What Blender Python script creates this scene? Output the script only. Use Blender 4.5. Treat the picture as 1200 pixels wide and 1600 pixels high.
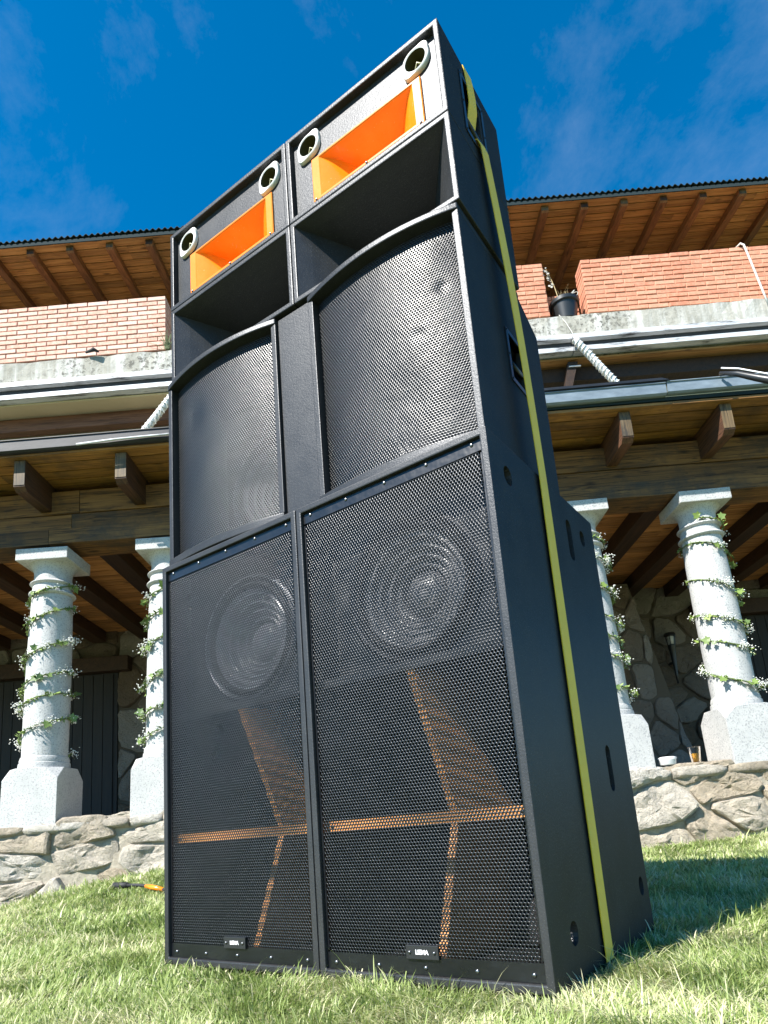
import bpy, bmesh, math, random
import numpy as np
from mathutils import Vector, Matrix, Euler
random.seed(7); rng = np.random.default_rng(7)
S = bpy.context.scene
for o in list(bpy.data.objects): bpy.data.objects.remove(o)
COL = S.collection

# ------------------------------------------------------------------ camera
CX, CY, CZ = 1.1616, -1.2964, 0.3496
PITCH, YAW, ROLL = 0.2204, 0.6075, -0.0807
cd = bpy.data.cameras.new('camera'); cam = bpy.data.objects.new('camera', cd); COL.objects.link(cam)
cd.sensor_fit = 'VERTICAL'; cd.sensor_height = 32.0; cd.lens = 1043.5 * 32.0 / 1600.0
cd.shift_y = 250.7 / 1600.0; cd.shift_x = -0.5 / 1600.0
cd.clip_start = 0.02; cd.clip_end = 3000
_r = Vector((math.cos(YAW), math.sin(YAW), 0)); _f = Vector((-math.sin(YAW) * math.cos(PITCH), math.cos(YAW) * math.cos(PITCH), math.sin(PITCH)))
_u = _r.cross(_f); c_, s_ = math.cos(ROLL), math.sin(ROLL)
R_, U_ = _r * c_ + _u * s_, -_r * s_ + _u * c_
M = Matrix((R_, U_, -_f)).transposed().to_4x4(); M.translation = (CX, CY, CZ); cam.matrix_world = M
S.camera = cam

# ------------------------------------------------------------------ sky, sun, exposure
SUN_EL = math.radians(46); SUN_AZ = 0.19
d_h = Vector((math.sin(SUN_AZ), math.cos(SUN_AZ), 0))
sun_dir = d_h * math.cos(SUN_EL) + Vector((0, 0, -math.sin(SUN_EL)))
sl = bpy.data.lights.new('sun', 'SUN'); sl.energy = 5.0; sl.angle = math.radians(0.5); sl.color = (1.0, 0.96, 0.89)
so = bpy.data.objects.new('sun', sl); COL.objects.link(so); so.location = (-1, -6, 8)
so.rotation_euler = sun_dir.to_track_quat('-Z', 'Y').to_euler()
wd = bpy.data.worlds.new('World'); S.world = wd; wd.use_nodes = True
nt = wd.node_tree; nt.nodes.clear()
wo = nt.nodes.new('ShaderNodeOutputWorld'); bg = nt.nodes.new('ShaderNodeBackground'); bg.inputs[1].default_value = 0.104
sk = nt.nodes.new('ShaderNodeTexSky'); sk.sky_type = 'NISHITA'; sk.sun_disc = False
sk.sun_elevation = SUN_EL; sk.sun_rotation = math.pi + SUN_AZ; sk.altitude = 900; sk.air_density = 1.0; sk.dust_density = 0.2; sk.ozone_density = 3.0
hs = nt.nodes.new('ShaderNodeHueSaturation'); hs.inputs['Hue'].default_value = 0.492; hs.inputs['Saturation'].default_value = 1.42; hs.inputs['Value'].default_value = 1.0
tc = nt.nodes.new('ShaderNodeTexCoord'); mp = nt.nodes.new('ShaderNodeMapping'); mp.inputs['Location'].default_value = (9.1, 6.3, 3.3); mp.inputs['Scale'].default_value = (1.6, 1.6, 2.4); mp.inputs['Rotation'].default_value = (0.3, 0.5, 0.9)
n1 = nt.nodes.new('ShaderNodeTexNoise'); n1.inputs['Scale'].default_value = 1.15; n1.inputs['Detail'].default_value = 12; n1.inputs['Roughness'].default_value = 0.66; n1.inputs['Distortion'].default_value = 0.35
cr = nt.nodes.new('ShaderNodeValToRGB'); cr.color_ramp.elements[0].position = 0.50; cr.color_ramp.elements[1].position = 0.90
cr.color_ramp.elements[0].color = (0, 0, 0, 1); cr.color_ramp.elements[1].color = (0.15, 0.15, 0.15, 1)
mx = nt.nodes.new('ShaderNodeMix'); mx.data_type = 'RGBA'; mx.inputs['B'].default_value = (7.2, 7.6, 8.2, 1)
L = nt.links.new
L(sk.outputs[0], hs.inputs['Color']); L(tc.outputs['Generated'], mp.inputs[0]); L(mp.outputs[0], n1.inputs['Vector'])
L(n1.outputs[0], cr.inputs[0]); L(cr.outputs[0], mx.inputs['Factor']); L(hs.outputs[0], mx.inputs['A'])
L(mx.outputs['Result'], bg.inputs[0]); L(bg.outputs[0], wo.inputs[0])
S.view_settings.view_transform = 'Standard'; S.view_settings.look = 'None'; S.view_settings.gamma = 1.0
S.view_settings.exposure = 1.18; S.view_settings.use_curve_mapping = False
S.render.engine = 'CYCLES'
S.cycles.max_bounces = 8; S.cycles.diffuse_bounces = 4; S.cycles.glossy_bounces = 4

# ------------------------------------------------------------------ materials
class N:
    """small node helper"""
    def __init__(s, name):
        s.m = bpy.data.materials.new(name); s.m.use_nodes = True; s.t = s.m.node_tree
        s.b = s.t.nodes['Principled BSDF']; s.tc = None
    def n(s, k, **kw):
        x = s.t.nodes.new(k)
        for a, v in kw.items():
            if a in ('data_type', 'blend_type', 'operation', 'feature', 'attribute_name', 'noise_dimensions'): setattr(x, a, v)
            else: x.inputs[a].default_value = v
        return x
    def l(s, a, b): s.t.links.new(a, b)
    def co(s, scale=(1, 1, 1), rnd=True, rot=(0, 0, 0)):
        tc = s.n('ShaderNodeTexCoord'); mp = s.n('ShaderNodeMapping'); mp.inputs['Scale'].default_value = scale; mp.inputs['Rotation'].default_value = rot
        if rnd:
            oi = s.n('ShaderNodeObjectInfo'); mm = s.n('ShaderNodeMath', operation='MULTIPLY'); mm.inputs[1].default_value = 37.0
            ad = s.n('ShaderNodeVectorMath', operation='ADD')
            s.l(oi.outputs['Random'], mm.inputs[0]); s.l(tc.outputs['Object'], ad.inputs[0]); s.l(mm.outputs[0], ad.inputs[1]); s.l(ad.outputs[0], mp.inputs[0])
        else: s.l(tc.outputs['Object'], mp.inputs[0])
        return mp.outputs[0]
    def noise(s, vec, scale, detail=5, rough=0.55, dist=0.0):
        x = s.n('ShaderNodeTexNoise', Scale=scale, Detail=detail, Roughness=rough, Distortion=dist); s.l(vec, x.inputs['Vector']); return x.outputs[0]
    def ramp(s, f, stops):
        x = s.n('ShaderNodeValToRGB'); e = x.color_ramp.elements
        while len(e) < len(stops): e.new(0.5)
        for i, (p, c) in enumerate(stops): e[i].position = p; e[i].color = (*c, 1) if len(c) == 3 else c
        s.l(f, x.inputs[0]); return x.outputs[0]
    def mix(s, f, a, b, bt='MIX'):
        x = s.n('ShaderNodeMix', data_type='RGBA', blend_type=bt)
        for k, v in (('Factor', f), ('A', a), ('B', b)):
            if isinstance(v, (int, float)): x.inputs[k].default_value = v
            elif isinstance(v, tuple): x.inputs[k].default_value = (*v, 1)
            else: s.l(v, x.inputs[k])
        return x.outputs['Result']
    def bump(s, h, strength=0.3, dist=0.01, prev=None):
        x = s.n('ShaderNodeBump'); x.inputs['Strength'].default_value = strength; x.inputs['Distance'].default_value = dist
        s.l(h, x.inputs['Height'])
        if prev is not None: s.l(prev, x.inputs['Normal'])
        return x.outputs[0]
    def fin(s, col=None, rough=None, nrm=None, **kw):
        for k, v in (('Base Color', col), ('Roughness', rough), ('Normal', nrm)):
            if v is None: continue
            if isinstance(v, tuple): s.b.inputs[k].default_value = (*v, 1)
            elif isinstance(v, (int, float)): s.b.inputs[k].default_value = v
            else: s.l(v, s.b.inputs[k])
        for k, v in kw.items(): s.b.inputs[k.replace('_', ' ')].default_value = v
        return s.m
    def rnd(s):
        return s.n('ShaderNodeObjectInfo').outputs['Random']

MAT = {}
def plain(name, col, rough=0.5, **kw):
    a = N(name); MAT[name] = a.fin(col, rough, **kw); return MAT[name]

def m_cab():
    a = N('cabinet_paint'); v = a.co(); f = a.noise(v, 210, 3, 0.7); g = a.noise(v, 9, 5, 0.6); sp = a.noise(v, 330, 2, 0.5)
    col = a.ramp(g, [(0.3, (0.022, 0.0225, 0.023)), (0.75, (0.031, 0.0315, 0.032))])
    col = a.mix(a.ramp(sp, [(0.62, (0, 0, 0)), (0.72, (1, 1, 1))]), col, (0.075, 0.076, 0.078))
    ro = a.ramp(g, [(0.3, (0.36,) * 3), (0.8, (0.44,) * 3)])
    b = a.bump(f, 0.20, 0.004)
    a.fin(col, ro, b, Specular_IOR_Level=0.0)          # rough polyurea coat: even sheen that does not climb at grazing angles
    gl = a.n('ShaderNodeBsdfGlossy'); gl.inputs['Color'].default_value = (0.043, 0.044, 0.046, 1); a.l(ro, gl.inputs['Roughness']); a.l(b, gl.inputs['Normal'])
    ad = a.n('ShaderNodeAddShader'); a.l(a.b.outputs[0], ad.inputs[0]); a.l(gl.outputs[0], ad.inputs[1]); a.l(ad.outputs[0], a.t.nodes['Material Output'].inputs[0])
    return a.m
MAT['cab'] = m_cab()
plain('cab_inside', (0.010, 0.010, 0.013), 0.55)
def m_grille():
    a = N('grille_metal'); v = a.co(); g = a.noise(v, 6, 4, 0.6)
    return a.fin(a.ramp(g, [(0.3, (0.004, 0.0045, 0.006)), (0.8, (0.007, 0.008, 0.010))]), a.ramp(g, [(0.3, (0.27,) * 3), (0.75, (0.37,) * 3)]), a.bump(g, 0.38, 0.014), Specular_IOR_Level=0.65)
MAT['grille'] = m_grille()
def m_orange():
    a = N('orange_gelcoat'); v = a.co(); g = a.noise(v, 14, 6, 0.65); p = a.noise(v, 160, 3, 0.5)
    col = a.mix(a.ramp(g, [(0.45, (0, 0, 0)), (0.75, (1, 1, 1))]), (0.90, 0.235, 0.006), (0.84, 0.28, 0.025))
    col = a.mix(a.ramp(p, [(0.68, (0, 0, 0)), (0.74, (1, 1, 1))]), col, (0.75, 0.42, 0.16))
    return a.fin(col, 0.22, a.bump(g, 0.1, 0.006), Coat_Weight=0.4, Coat_Roughness=0.15)
MAT['orange'] = m_orange()
def m_tw():
    a = N('ivory_plastic'); v = a.co(); g = a.noise(v, 60, 4, 0.6)
    return a.fin(a.ramp(g, [(0.3, (0.74, 0.73, 0.69)), (0.75, (0.86, 0.85, 0.82))]), 0.42, a.bump(g, 0.1, 0.002))
MAT['ivory'] = m_tw()
plain('throat_khaki', (0.055, 0.05, 0.02), 0.8, Specular_IOR_Level=0.05)
plain('horn_bridge', (0.62, 0.58, 0.36), 0.35)
plain('cone', (0.16, 0.16, 0.17), 0.3)
plain('rubber', (0.018, 0.018, 0.02), 0.65)
plain('screw', (0.25, 0.25, 0.26), 0.32, Metallic=1.0)
plain('dark_steel', (0.045, 0.048, 0.055), 0.38, Metallic=0.6)
plain('white_print', (0.85, 0.85, 0.85), 0.5)
def m_owood():
    a = N('orange_stained_ply'); v = a.co((3, 3, 18)); g = a.noise(v, 6, 6, 0.6)
    return a.fin(a.ramp(g, [(0.3, (0.50, 0.19, 0.05)), (0.7, (0.66, 0.32, 0.11))]), 0.5, a.bump(g, 0.15, 0.003))
MAT['owood'] = m_owood()
def m_strap():
    a = N('yellow_webbing'); v = a.co(rnd=False)
    w = a.n('ShaderNodeTexWave', Scale=110.0, Distortion=0.3); w.bands_direction = 'Z'; a.l(v, w.inputs['Vector'])
    w2 = a.n('ShaderNodeTexWave', Scale=70.0, Distortion=0.2); w2.bands_direction = 'Y'; a.l(v, w2.inputs['Vector'])
    g = a.noise(v, 7, 6, 0.7)
    col = a.mix(a.ramp(g, [(0.35, (0, 0, 0)), (0.72, (1, 1, 1))]), (1.0, 0.64, 0.012), (0.86, 0.54, 0.02))
    b = a.bump(w.outputs[1], 0.4, 0.002); b = a.bump(w2.outputs[1], 0.25, 0.002, b)
    return a.fin(col, 0.62, b, Sheen_Weight=0.2)
MAT['strap'] = m_strap()
def m_wood(name, c0, c1, c2, rough=0.65, grain=16, knots=0.6, weather=0.0, axis=0, cracks=0.6):
    a = N(name); sc = [16, 16, 16]; sc[axis] = 1.0
    v = a.co(tuple(sc)); g = a.noise(v, 1.6, 8, 0.62, 0.6)
    fine = a.noise(v, 7, 6, 0.6, 0.2)
    col = a.ramp(g, [(0.28, c0), (0.5, c1), (0.75, c2)])
    col = a.mix(0.5, col, a.mix(fine, (0.35, 0.35, 0.35), (1.15, 1.15, 1.15)), 'MULTIPLY')
    ks = [9, 9, 9]; ks[axis] = 3.2
    kv = a.co(tuple(ks)); vo = a.n('ShaderNodeTexVoronoi', Scale=0.75); a.l(kv, vo.inputs['Vector'])
    kf = a.ramp(vo.outputs['Distance'], [(0.05, (1, 1, 1)), (0.17, (0, 0, 0))])
    kk = a.n('ShaderNodeMath', operation='MULTIPLY'); a.l(kf, kk.inputs[0]); kk.inputs[1].default_value = knots
    col = a.mix(kk.outputs[0], col, tuple(x * 0.22 for x in c0))
    cs = [26, 26, 26]; cs[axis] = 0.9
    ck = a.noise(a.co(tuple(cs)), 1.0, 4, 0.55, 0.8); cf = a.ramp(ck, [(0.455, (0, 0, 0)), (0.49, (cracks,) * 3), (0.525, (0, 0, 0))]); col = a.mix(cf, col, tuple(x * 0.2 for x in c0))
    big = a.noise(a.co((1, 1, 1)), 2.2, 6, 0.7)
    if weather > 0:
        wf = a.ramp(big, [(0.48, (0, 0, 0)), (0.66, (weather,) * 3)]); col = a.mix(wf, col, (0.035, 0.03, 0.024))
    vr = a.n('ShaderNodeMapRange'); vr.inputs['To Min'].default_value = 0.68; vr.inputs['To Max'].default_value = 1.15; a.l(a.rnd(), vr.inputs[0])
    cc = a.n('ShaderNodeVectorMath', operation='SCALE'); a.l(col, cc.inputs[0]); a.l(vr.outputs[0], cc.inputs['Scale'])
    b = a.bump(g, 0.35, 0.006); b = a.bump(fine, 0.2, 0.003, b)
    return a.fin(cc.outputs[0], rough, b)
MAT['plank'] = m_wood('pine_plank', (0.32, 0.145, 0.04), (0.56, 0.27, 0.08), (0.68, 0.37, 0.13), knots=0.85)
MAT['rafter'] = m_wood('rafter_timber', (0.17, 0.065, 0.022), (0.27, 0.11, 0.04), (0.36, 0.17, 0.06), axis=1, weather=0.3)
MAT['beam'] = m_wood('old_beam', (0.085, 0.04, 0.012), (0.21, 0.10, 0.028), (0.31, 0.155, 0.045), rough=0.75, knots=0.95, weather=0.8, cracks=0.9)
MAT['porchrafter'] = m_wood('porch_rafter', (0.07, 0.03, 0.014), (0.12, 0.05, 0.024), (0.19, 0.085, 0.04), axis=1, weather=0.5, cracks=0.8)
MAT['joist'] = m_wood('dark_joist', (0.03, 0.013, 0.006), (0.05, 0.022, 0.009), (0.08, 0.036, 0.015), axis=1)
MAT['brownbeam'] = m_wood('brown_beam', (0.13, 0.05, 0.025), (0.21, 0.085, 0.045), (0.27, 0.12, 0.065))
MAT['endwood'] = m_wood('weathered_end', (0.07, 0.045, 0.02), (0.16, 0.105, 0.05), (0.26, 0.18, 0.09), axis=2, weather=0.8, cracks=0.9)
MAT['porchplank'] = m_wood('porch_plank', (0.20, 0.09, 0.02), (0.38, 0.18, 0.042), (0.50, 0.26, 0.07), knots=0.9, weather=0.6)
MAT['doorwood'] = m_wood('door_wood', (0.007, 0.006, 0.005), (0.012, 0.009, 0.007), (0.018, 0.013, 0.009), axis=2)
def m_granite():
    a = N('white_granite'); v = a.co(); s1 = a.noise(v, 85, 3, 0.6); s2 = a.noise(v, 420, 2, 0.5); g = a.noise(v, 4, 6, 0.65)
    col = a.ramp(g, [(0.3, (0.40, 0.402, 0.395)), (0.7, (0.53, 0.525, 0.51))])
    col = a.mix(a.ramp(s1, [(0.53, (0, 0, 0)), (0.64, (0.8,) * 3)]), col, (0.24, 0.245, 0.25))
    col = a.mix(a.ramp(s2, [(0.6, (0, 0, 0)), (0.7, (0.6,) * 3)]), col, (0.22, 0.23, 0.24))
    b = a.bump(s1, 0.5, 0.004); b = a.bump(s2, 0.3, 0.002, b)
    return a.fin(col, 0.75, b)
MAT['granite'] = m_granite()
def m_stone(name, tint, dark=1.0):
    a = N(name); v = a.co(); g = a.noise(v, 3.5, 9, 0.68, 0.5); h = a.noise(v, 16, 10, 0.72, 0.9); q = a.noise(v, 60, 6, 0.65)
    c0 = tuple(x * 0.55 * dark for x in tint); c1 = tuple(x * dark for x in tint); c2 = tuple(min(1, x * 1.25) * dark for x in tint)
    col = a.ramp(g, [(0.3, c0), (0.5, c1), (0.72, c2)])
    gr = a.n('ShaderNodeMapRange'); a.l(a.rnd(), gr.inputs[0])
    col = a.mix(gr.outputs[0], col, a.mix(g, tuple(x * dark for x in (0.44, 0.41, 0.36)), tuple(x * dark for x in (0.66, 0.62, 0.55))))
    col = a.mix(a.ramp(h, [(0.30, (0.8,) * 3), (0.43, (0, 0, 0))]), col, tuple(x * 0.25 * dark for x in tint))  # crevice shade put into the colour where the bump is low
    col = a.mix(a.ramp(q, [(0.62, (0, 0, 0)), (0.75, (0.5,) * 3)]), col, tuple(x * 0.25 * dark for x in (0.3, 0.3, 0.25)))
    vr = a.n('ShaderNodeMapRange'); vr.inputs['To Min'].default_value = 0.75; vr.inputs['To Max'].default_value = 1.15; a.l(a.rnd(), vr.inputs[0])
    cc = a.n('ShaderNodeVectorMath', operation='SCALE'); a.l(col, cc.inputs[0]); a.l(vr.outputs[0], cc.inputs['Scale'])
    b = a.bump(h, 1.0, 0.06); b = a.bump(q, 0.8, 0.014, b)
    return a.fin(cc.outputs[0], 0.88, b)
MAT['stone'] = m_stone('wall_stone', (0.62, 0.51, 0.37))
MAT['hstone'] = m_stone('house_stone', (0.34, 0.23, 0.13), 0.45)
def m_mortar():
    a = N('mortar'); v = a.co(); g = a.noise(v, 22, 8, 0.7)
    return a.fin(a.ramp(g, [(0.3, (0.26, 0.23, 0.18)), (0.7, (0.46, 0.41, 0.33))]), 0.95, a.bump(g, 0.8, 0.02))
MAT['mortar'] = m_mortar()
def m_brick(name, c0, c1, c2):
    a = N(name); v = a.co(); g = a.noise(v, 20, 7, 0.65); h = a.noise(v, 90, 5, 0.65)
    vr = a.ramp(a.rnd(), [(0.0, c0), (0.5, c1), (1.0, c2)])
    col = a.mix(a.ramp(g, [(0.35, (0, 0, 0)), (0.75, (0.6,) * 3)]), vr, tuple(min(1, x * 1.3 + 0.05) for x in c2))
    col = a.mix(a.ramp(h, [(0.30, (0.7,) * 3), (0.42, (0, 0, 0))]), col, tuple(x * 0.4 for x in c0))
    return a.fin(col, 0.85, a.bump(h, 0.5, 0.004))
MAT['brickpink'] = m_brick('pale_brick', (0.55, 0.28, 0.20), (0.63, 0.36, 0.275), (0.66, 0.44, 0.36))
MAT['brickorange'] = m_brick('orange_brick', (0.46, 0.16, 0.09), (0.54, 0.21, 0.12), (0.58, 0.27, 0.17))
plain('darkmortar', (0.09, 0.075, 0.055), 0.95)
plain('mortar_pink', (0.30, 0.15, 0.11), 0.95)
plain('mortar_orange', (0.50, 0.24, 0.15), 0.95)
def m_concrete():
    a = N('stained_concrete'); v = a.co(rnd=False); g = a.noise(v, 3, 8, 0.7); h = a.noise(v, 17, 9, 0.72); st = a.noise(a.co((6, 6, 0.7), rnd=False), 1.3, 5, 0.6)
    col = a.ramp(g, [(0.3, (0.24, 0.23, 0.19)), (0.7, (0.44, 0.42, 0.37))])
    col = a.mix(a.ramp(st, [(0.45, (0, 0, 0)), (0.62, (0.75,) * 3)]), col, (0.56, 0.55, 0.52))
    big = a.noise(v, 1.1, 4, 0.6); mm = a.n('ShaderNodeMath', operation='MULTIPLY'); a.l(a.ramp(h, [(0.50, (0, 0, 0)), (0.58, (0.9,) * 3)]), mm.inputs[0]); a.l(a.ramp(big, [(0.46, (0.08,) * 3), (0.58, (1, 1, 1))]), mm.inputs[1])
    col = a.mix(mm.outputs[0], col, (0.10, 0.095, 0.08))
    return a.fin(col, 0.92, a.bump(h, 0.8, 0.012))
MAT['concrete'] = m_concrete()
def m_plaster(name, col0, col1):
    a = N(name); v = a.co(rnd=False); g = a.noise(v, 1.7, 7, 0.65)
    return a.fin(a.ramp(g, [(0.3, col0), (0.7, col1)]), 0.9, a.bump(a.noise(v, 60, 4, 0.6), 0.15, 0.003))
MAT['beige'] = m_plaster('beige_plaster', (0.58, 0.46, 0.29), (0.66, 0.53, 0.35))
def m_steel():
    a = N('painted_steel'); v = a.co((1, 6, 6), rnd=False); g = a.noise(v, 2.3, 8, 0.7, 0.3)
    col = a.ramp(g, [(0.34, (0.05, 0.045, 0.045)), (0.46, (0.50, 0.51, 0.53)), (0.7, (0.72, 0.73, 0.75))])
    return a.fin(col, 0.5, a.bump(g, 0.3, 0.004))
MAT['steel'] = m_steel()
plain('shaded_steel', (0.028, 0.03, 0.034), 0.5)  # same channel steel with the recessed web's shade put into the colour
def m_gutter(name, c0, c1, met=0.35):
    a = N(name); v = a.co((1.2, 8, 3), rnd=False); g = a.noise(v, 5, 8, 0.7)
    return a.fin(a.ramp(g, [(0.35, c0), (0.7, c1)]), 0.5, a.bump(g, 0.2, 0.004), Metallic=met)
MAT['zinc'] = m_gutter('zinc_gutter', (0.13, 0.165, 0.20), (0.22, 0.27, 0.32), 0.0)
MAT['blackgutter'] = m_gutter('black_gutter', (0.006, 0.007, 0.01), (0.018, 0.02, 0.026), 0.0)
plain('sheet', (0.022, 0.034, 0.038), 0.85, Specular_IOR_Level=0.15)
plain('black_plastic', (0.02, 0.021, 0.022), 0.38)
plain('rope', (0.62, 0.60, 0.55), 0.85)
plain('straw', (0.50, 0.38, 0.20), 0.8)
plain('stem', (0.10, 0.14, 0.045), 0.7)
def m_leaf():
    a = N('ivy_leaf'); g = a.noise(a.co(), 30, 4, 0.6)
    col = a.mix(a.rnd(), (0.05, 0.10, 0.022), (0.20, 0.28, 0.06)); col = a.mix(a.ramp(g, [(0.4, (0, 0, 0)), (0.7, (0.5,) * 3)]), col, (0.24, 0.30, 0.10))
    return a.fin(col, 0.4, None, Subsurface_Weight=0.0)
MAT['leaf'] = m_leaf()
plain('petal', (0.78, 0.78, 0.74), 0.6)
def m_clear():
    a = N('clear_plastic'); return a.fin((0.95, 0.95, 0.95), 0.08, None, Transmission_Weight=1.0, IOR=1.2)
MAT['clear'] = m_clear()
plain('juice', (0.80, 0.36, 0.03), 0.2)
plain('lampglass', (0.55, 0.55, 0.50), 0.15)
plain('white_plastic', (0.75, 0.75, 0.76), 0.4)
def m_ground():
    a = N('lawn_soil'); v = a.co(rnd=False); g = a.noise(v, 5, 8, 0.7); h = a.noise(v, 60, 6, 0.7)
    col = a.ramp(g, [(0.3, (0.10, 0.13, 0.04)), (0.6, (0.18, 0.21, 0.07)), (0.8, (0.26, 0.23, 0.11))])
    return a.fin(col, 0.95, a.bump(h, 1.0, 0.03))
MAT['ground'] = m_ground()
def m_grass():
    a = N('grass_blades'); at = a.n('ShaderNodeAttribute', attribute_name='tone')
    col = a.ramp(at.outputs['Fac'], [(0.0, (0.11, 0.17, 0.035)), (0.4, (0.28, 0.37, 0.10)), (0.75, (0.51, 0.57, 0.25)), (1.0, (0.80, 0.74, 0.50))])
    tr = a.n('ShaderNodeBsdfTranslucent'); a.l(col, tr.inputs[0]); ms = a.n('ShaderNodeMixShader'); ms.inputs[0].default_value = 0.42
    out = a.t.nodes['Material Output']; a.fin(col, 0.42, None, Specular_IOR_Level=0.45)
    a.l(a.b.outputs[0], ms.inputs[1]); a.l(tr.outputs[0], ms.inputs[2]); a.l(ms.outputs[0], out.inputs[0])
    return a.m
MAT['grass'] = m_grass()
def m_terr():
    a = N('terrace_tile'); g = a.noise(a.co(rnd=False), 8, 6, 0.6)
    return a.fin(a.ramp(g, [(0.3, (0.22, 0.15, 0.10)), (0.7, (0.32, 0.23, 0.16))]), 0.8)
MAT['terrace'] = m_terr()

# ------------------------------------------------------------------ mesh helpers
class MB:
    def __init__(s): s.v = []; s.f = []
    def add(s, vs, fs):
        o = len(s.v); s.v += [tuple(p) for p in vs]; s.f += [tuple(i + o for i in q) for q in fs]; return s
    def box(s, a, b):
        x0, y0, z0 = a; x1, y1, z1 = b
        return s.add([(x0, y0, z0), (x1, y0, z0), (x1, y1, z0), (x0, y1, z0), (x0, y0, z1), (x1, y0, z1), (x1, y1, z1), (x0, y1, z1)],
                     [(0, 3, 2, 1), (4, 5, 6, 7), (0, 1, 5, 4), (1, 2, 6, 5), (2, 3, 7, 6), (3, 0, 4, 7)])
    def prism(s, poly, fn0, fn1):
        n = len(poly); vs = [fn0(p) for p in poly] + [fn1(p) for p in poly]
        fs = [tuple(range(n))[::-1], tuple(range(n, 2 * n))] + [(i, (i + 1) % n, n + (i + 1) % n, n + i) for i in range(n)]
        return s.add(vs, fs)
    def tube(s, pts, r, seg=8, cap=True):
        pts = [Vector(p) for p in pts]; n = len(pts); rr = r if isinstance(r, (list, tuple)) else [r] * n
        vs = []; fs = []; up = None
        for i, p in enumerate(pts):
            t = (pts[min(i + 1, n - 1)] - pts[max(i - 1, 0)]).normalized()
            if up is None: up = t.orthogonal().normalized()
            else: up = (up - t * up.dot(t)).normalized()
            b = t.cross(up)
            for k in range(seg):
                an = 2 * math.pi * k / seg; vs.append(p + (up * math.cos(an) + b * math.sin(an)) * rr[i])
        for i in range(n - 1):
            for k in range(seg):
                a = i * seg + k; b2 = i * seg + (k + 1) % seg; fs.append((a, b2, b2 + seg, a + seg))
        if cap: fs += [tuple(range(seg))[::-1], tuple(range((n - 1) * seg, n * seg))]
        return s.add(vs, fs)
    def lathe(s, prof, seg=32, fn=None, cap=True):
        """prof [(r,h)]; fn maps (x,y,h)"""
        fn = fn or (lambda x, y, h: (x, y, h)); vs = []; fs = []; n = len(prof)
        for r, h in prof:
            for k in range(seg):
                an = 2 * math.pi * k / seg; vs.append(fn(r * math.cos(an), r * math.sin(an), h))
        for i in range(n - 1):
            for k in range(seg):
                a = i * seg + k; b = i * seg + (k + 1) % seg; fs.append((a, b, b + seg, a + seg))
        if cap: fs += [tuple(range(seg))[::-1], tuple(range((n - 1) * seg, n * seg))]
        return s.add(vs, fs)
    def mesh(s, name, org=(0, 0, 0)):
        m = bpy.data.meshes.new(name); ox, oy, oz = org
        m.from_pydata([(x - ox, y - oy, z - oz) for x, y, z in s.v], [], s.f); m.update(); return m

def link(name, mesh, mat, parent=None, smooth=False, bevel=0.0):
    if mat is not None and not mesh.materials: mesh.materials.append(MAT[mat] if isinstance(mat, str) else mat)
    if bevel > 0:
        bm = bmesh.new(); bm.from_mesh(mesh); bmesh.ops.recalc_face_normals(bm, faces=bm.faces)
        es = [e for e in bm.edges if len(e.link_faces) == 2 and e.calc_face_angle(0) > 0.5]
        bmesh.ops.bevel(bm, geom=es, offset=bevel, segments=2, affect='EDGES', profile=0.6); bm.to_mesh(mesh); bm.free()
    if smooth:
        mesh.polygons.foreach_set('use_smooth', [True] * len(mesh.polygons)); mesh.update()
    o = bpy.data.objects.new(name, mesh); COL.objects.link(o)
    if parent is not None: o.parent = parent
    return o
def part(name, mb, mat, parent, org=(0, 0, 0), smooth=False, bevel=0.0, recalc=True):
    m = mb.mesh(name, org)
    if recalc and bevel == 0:
        bm = bmesh.new(); bm.from_mesh(m); bmesh.ops.recalc_face_normals(bm, faces=bm.faces); bm.to_mesh(m); bm.free()
    return link(name, m, mat, parent, smooth, bevel)
def smooth_angle(o, deg=35):
    me = o.data; bm = bmesh.new(); bm.from_mesh(me)
    for f in bm.faces: f.smooth = True
    for e in bm.edges: e.smooth = not (len(e.link_faces) == 2 and e.calc_face_angle(0) > math.radians(deg))
    bm.to_mesh(me); bm.free(); return o
def thing(name, loc, rz, label, cat, group=None):
    o = bpy.data.objects.new(name, None); COL.objects.link(o); o.location = loc; o.rotation_euler = (0, 0, rz); o.empty_display_size = 0.1
    o['label'] = label; o['category'] = cat
    if group: o['group'] = group
    return o
def copy_tree(o, parent=None):
    c = o.copy(); COL.objects.link(c); c.parent = parent
    for ch in list(o.children): copy_tree(ch, c)
    return c
def boolean(o, cutters):
    """cut meshes out of o for good, leaving no helper behind"""
    for cm in cutters:
        bm = bmesh.new(); bm.from_mesh(cm); bmesh.ops.recalc_face_normals(bm, faces=bm.faces); bm.to_mesh(cm); bm.free()
        co = bpy.data.objects.new('cutter', cm); COL.objects.link(co)
        md = o.modifiers.new('cut', 'BOOLEAN'); md.operation = 'DIFFERENCE'; md.solver = 'EXACT'; md.object = co
        bpy.context.view_layer.update()
        dg = bpy.context.evaluated_depsgraph_get(); nm = bpy.data.meshes.new_from_object(o.evaluated_get(dg))
        o.modifiers.clear(); o.data = nm; bpy.data.objects.remove(co)
    return o
def stadium(cy, cz, w, h, seg=8):
    """vertical slot outline in the y-z plane"""
    r = w / 2; out = []
    for k in range(seg + 1): an = math.pi * k / seg; out.append((cy + r * math.cos(an), cz + (h / 2 - r) + r * math.sin(an)))
    for k in range(seg + 1): an = math.pi + math.pi * k / seg; out.append((cy + r * math.cos(an), cz - (h / 2 - r) + r * math.sin(an)))
    return out
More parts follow.
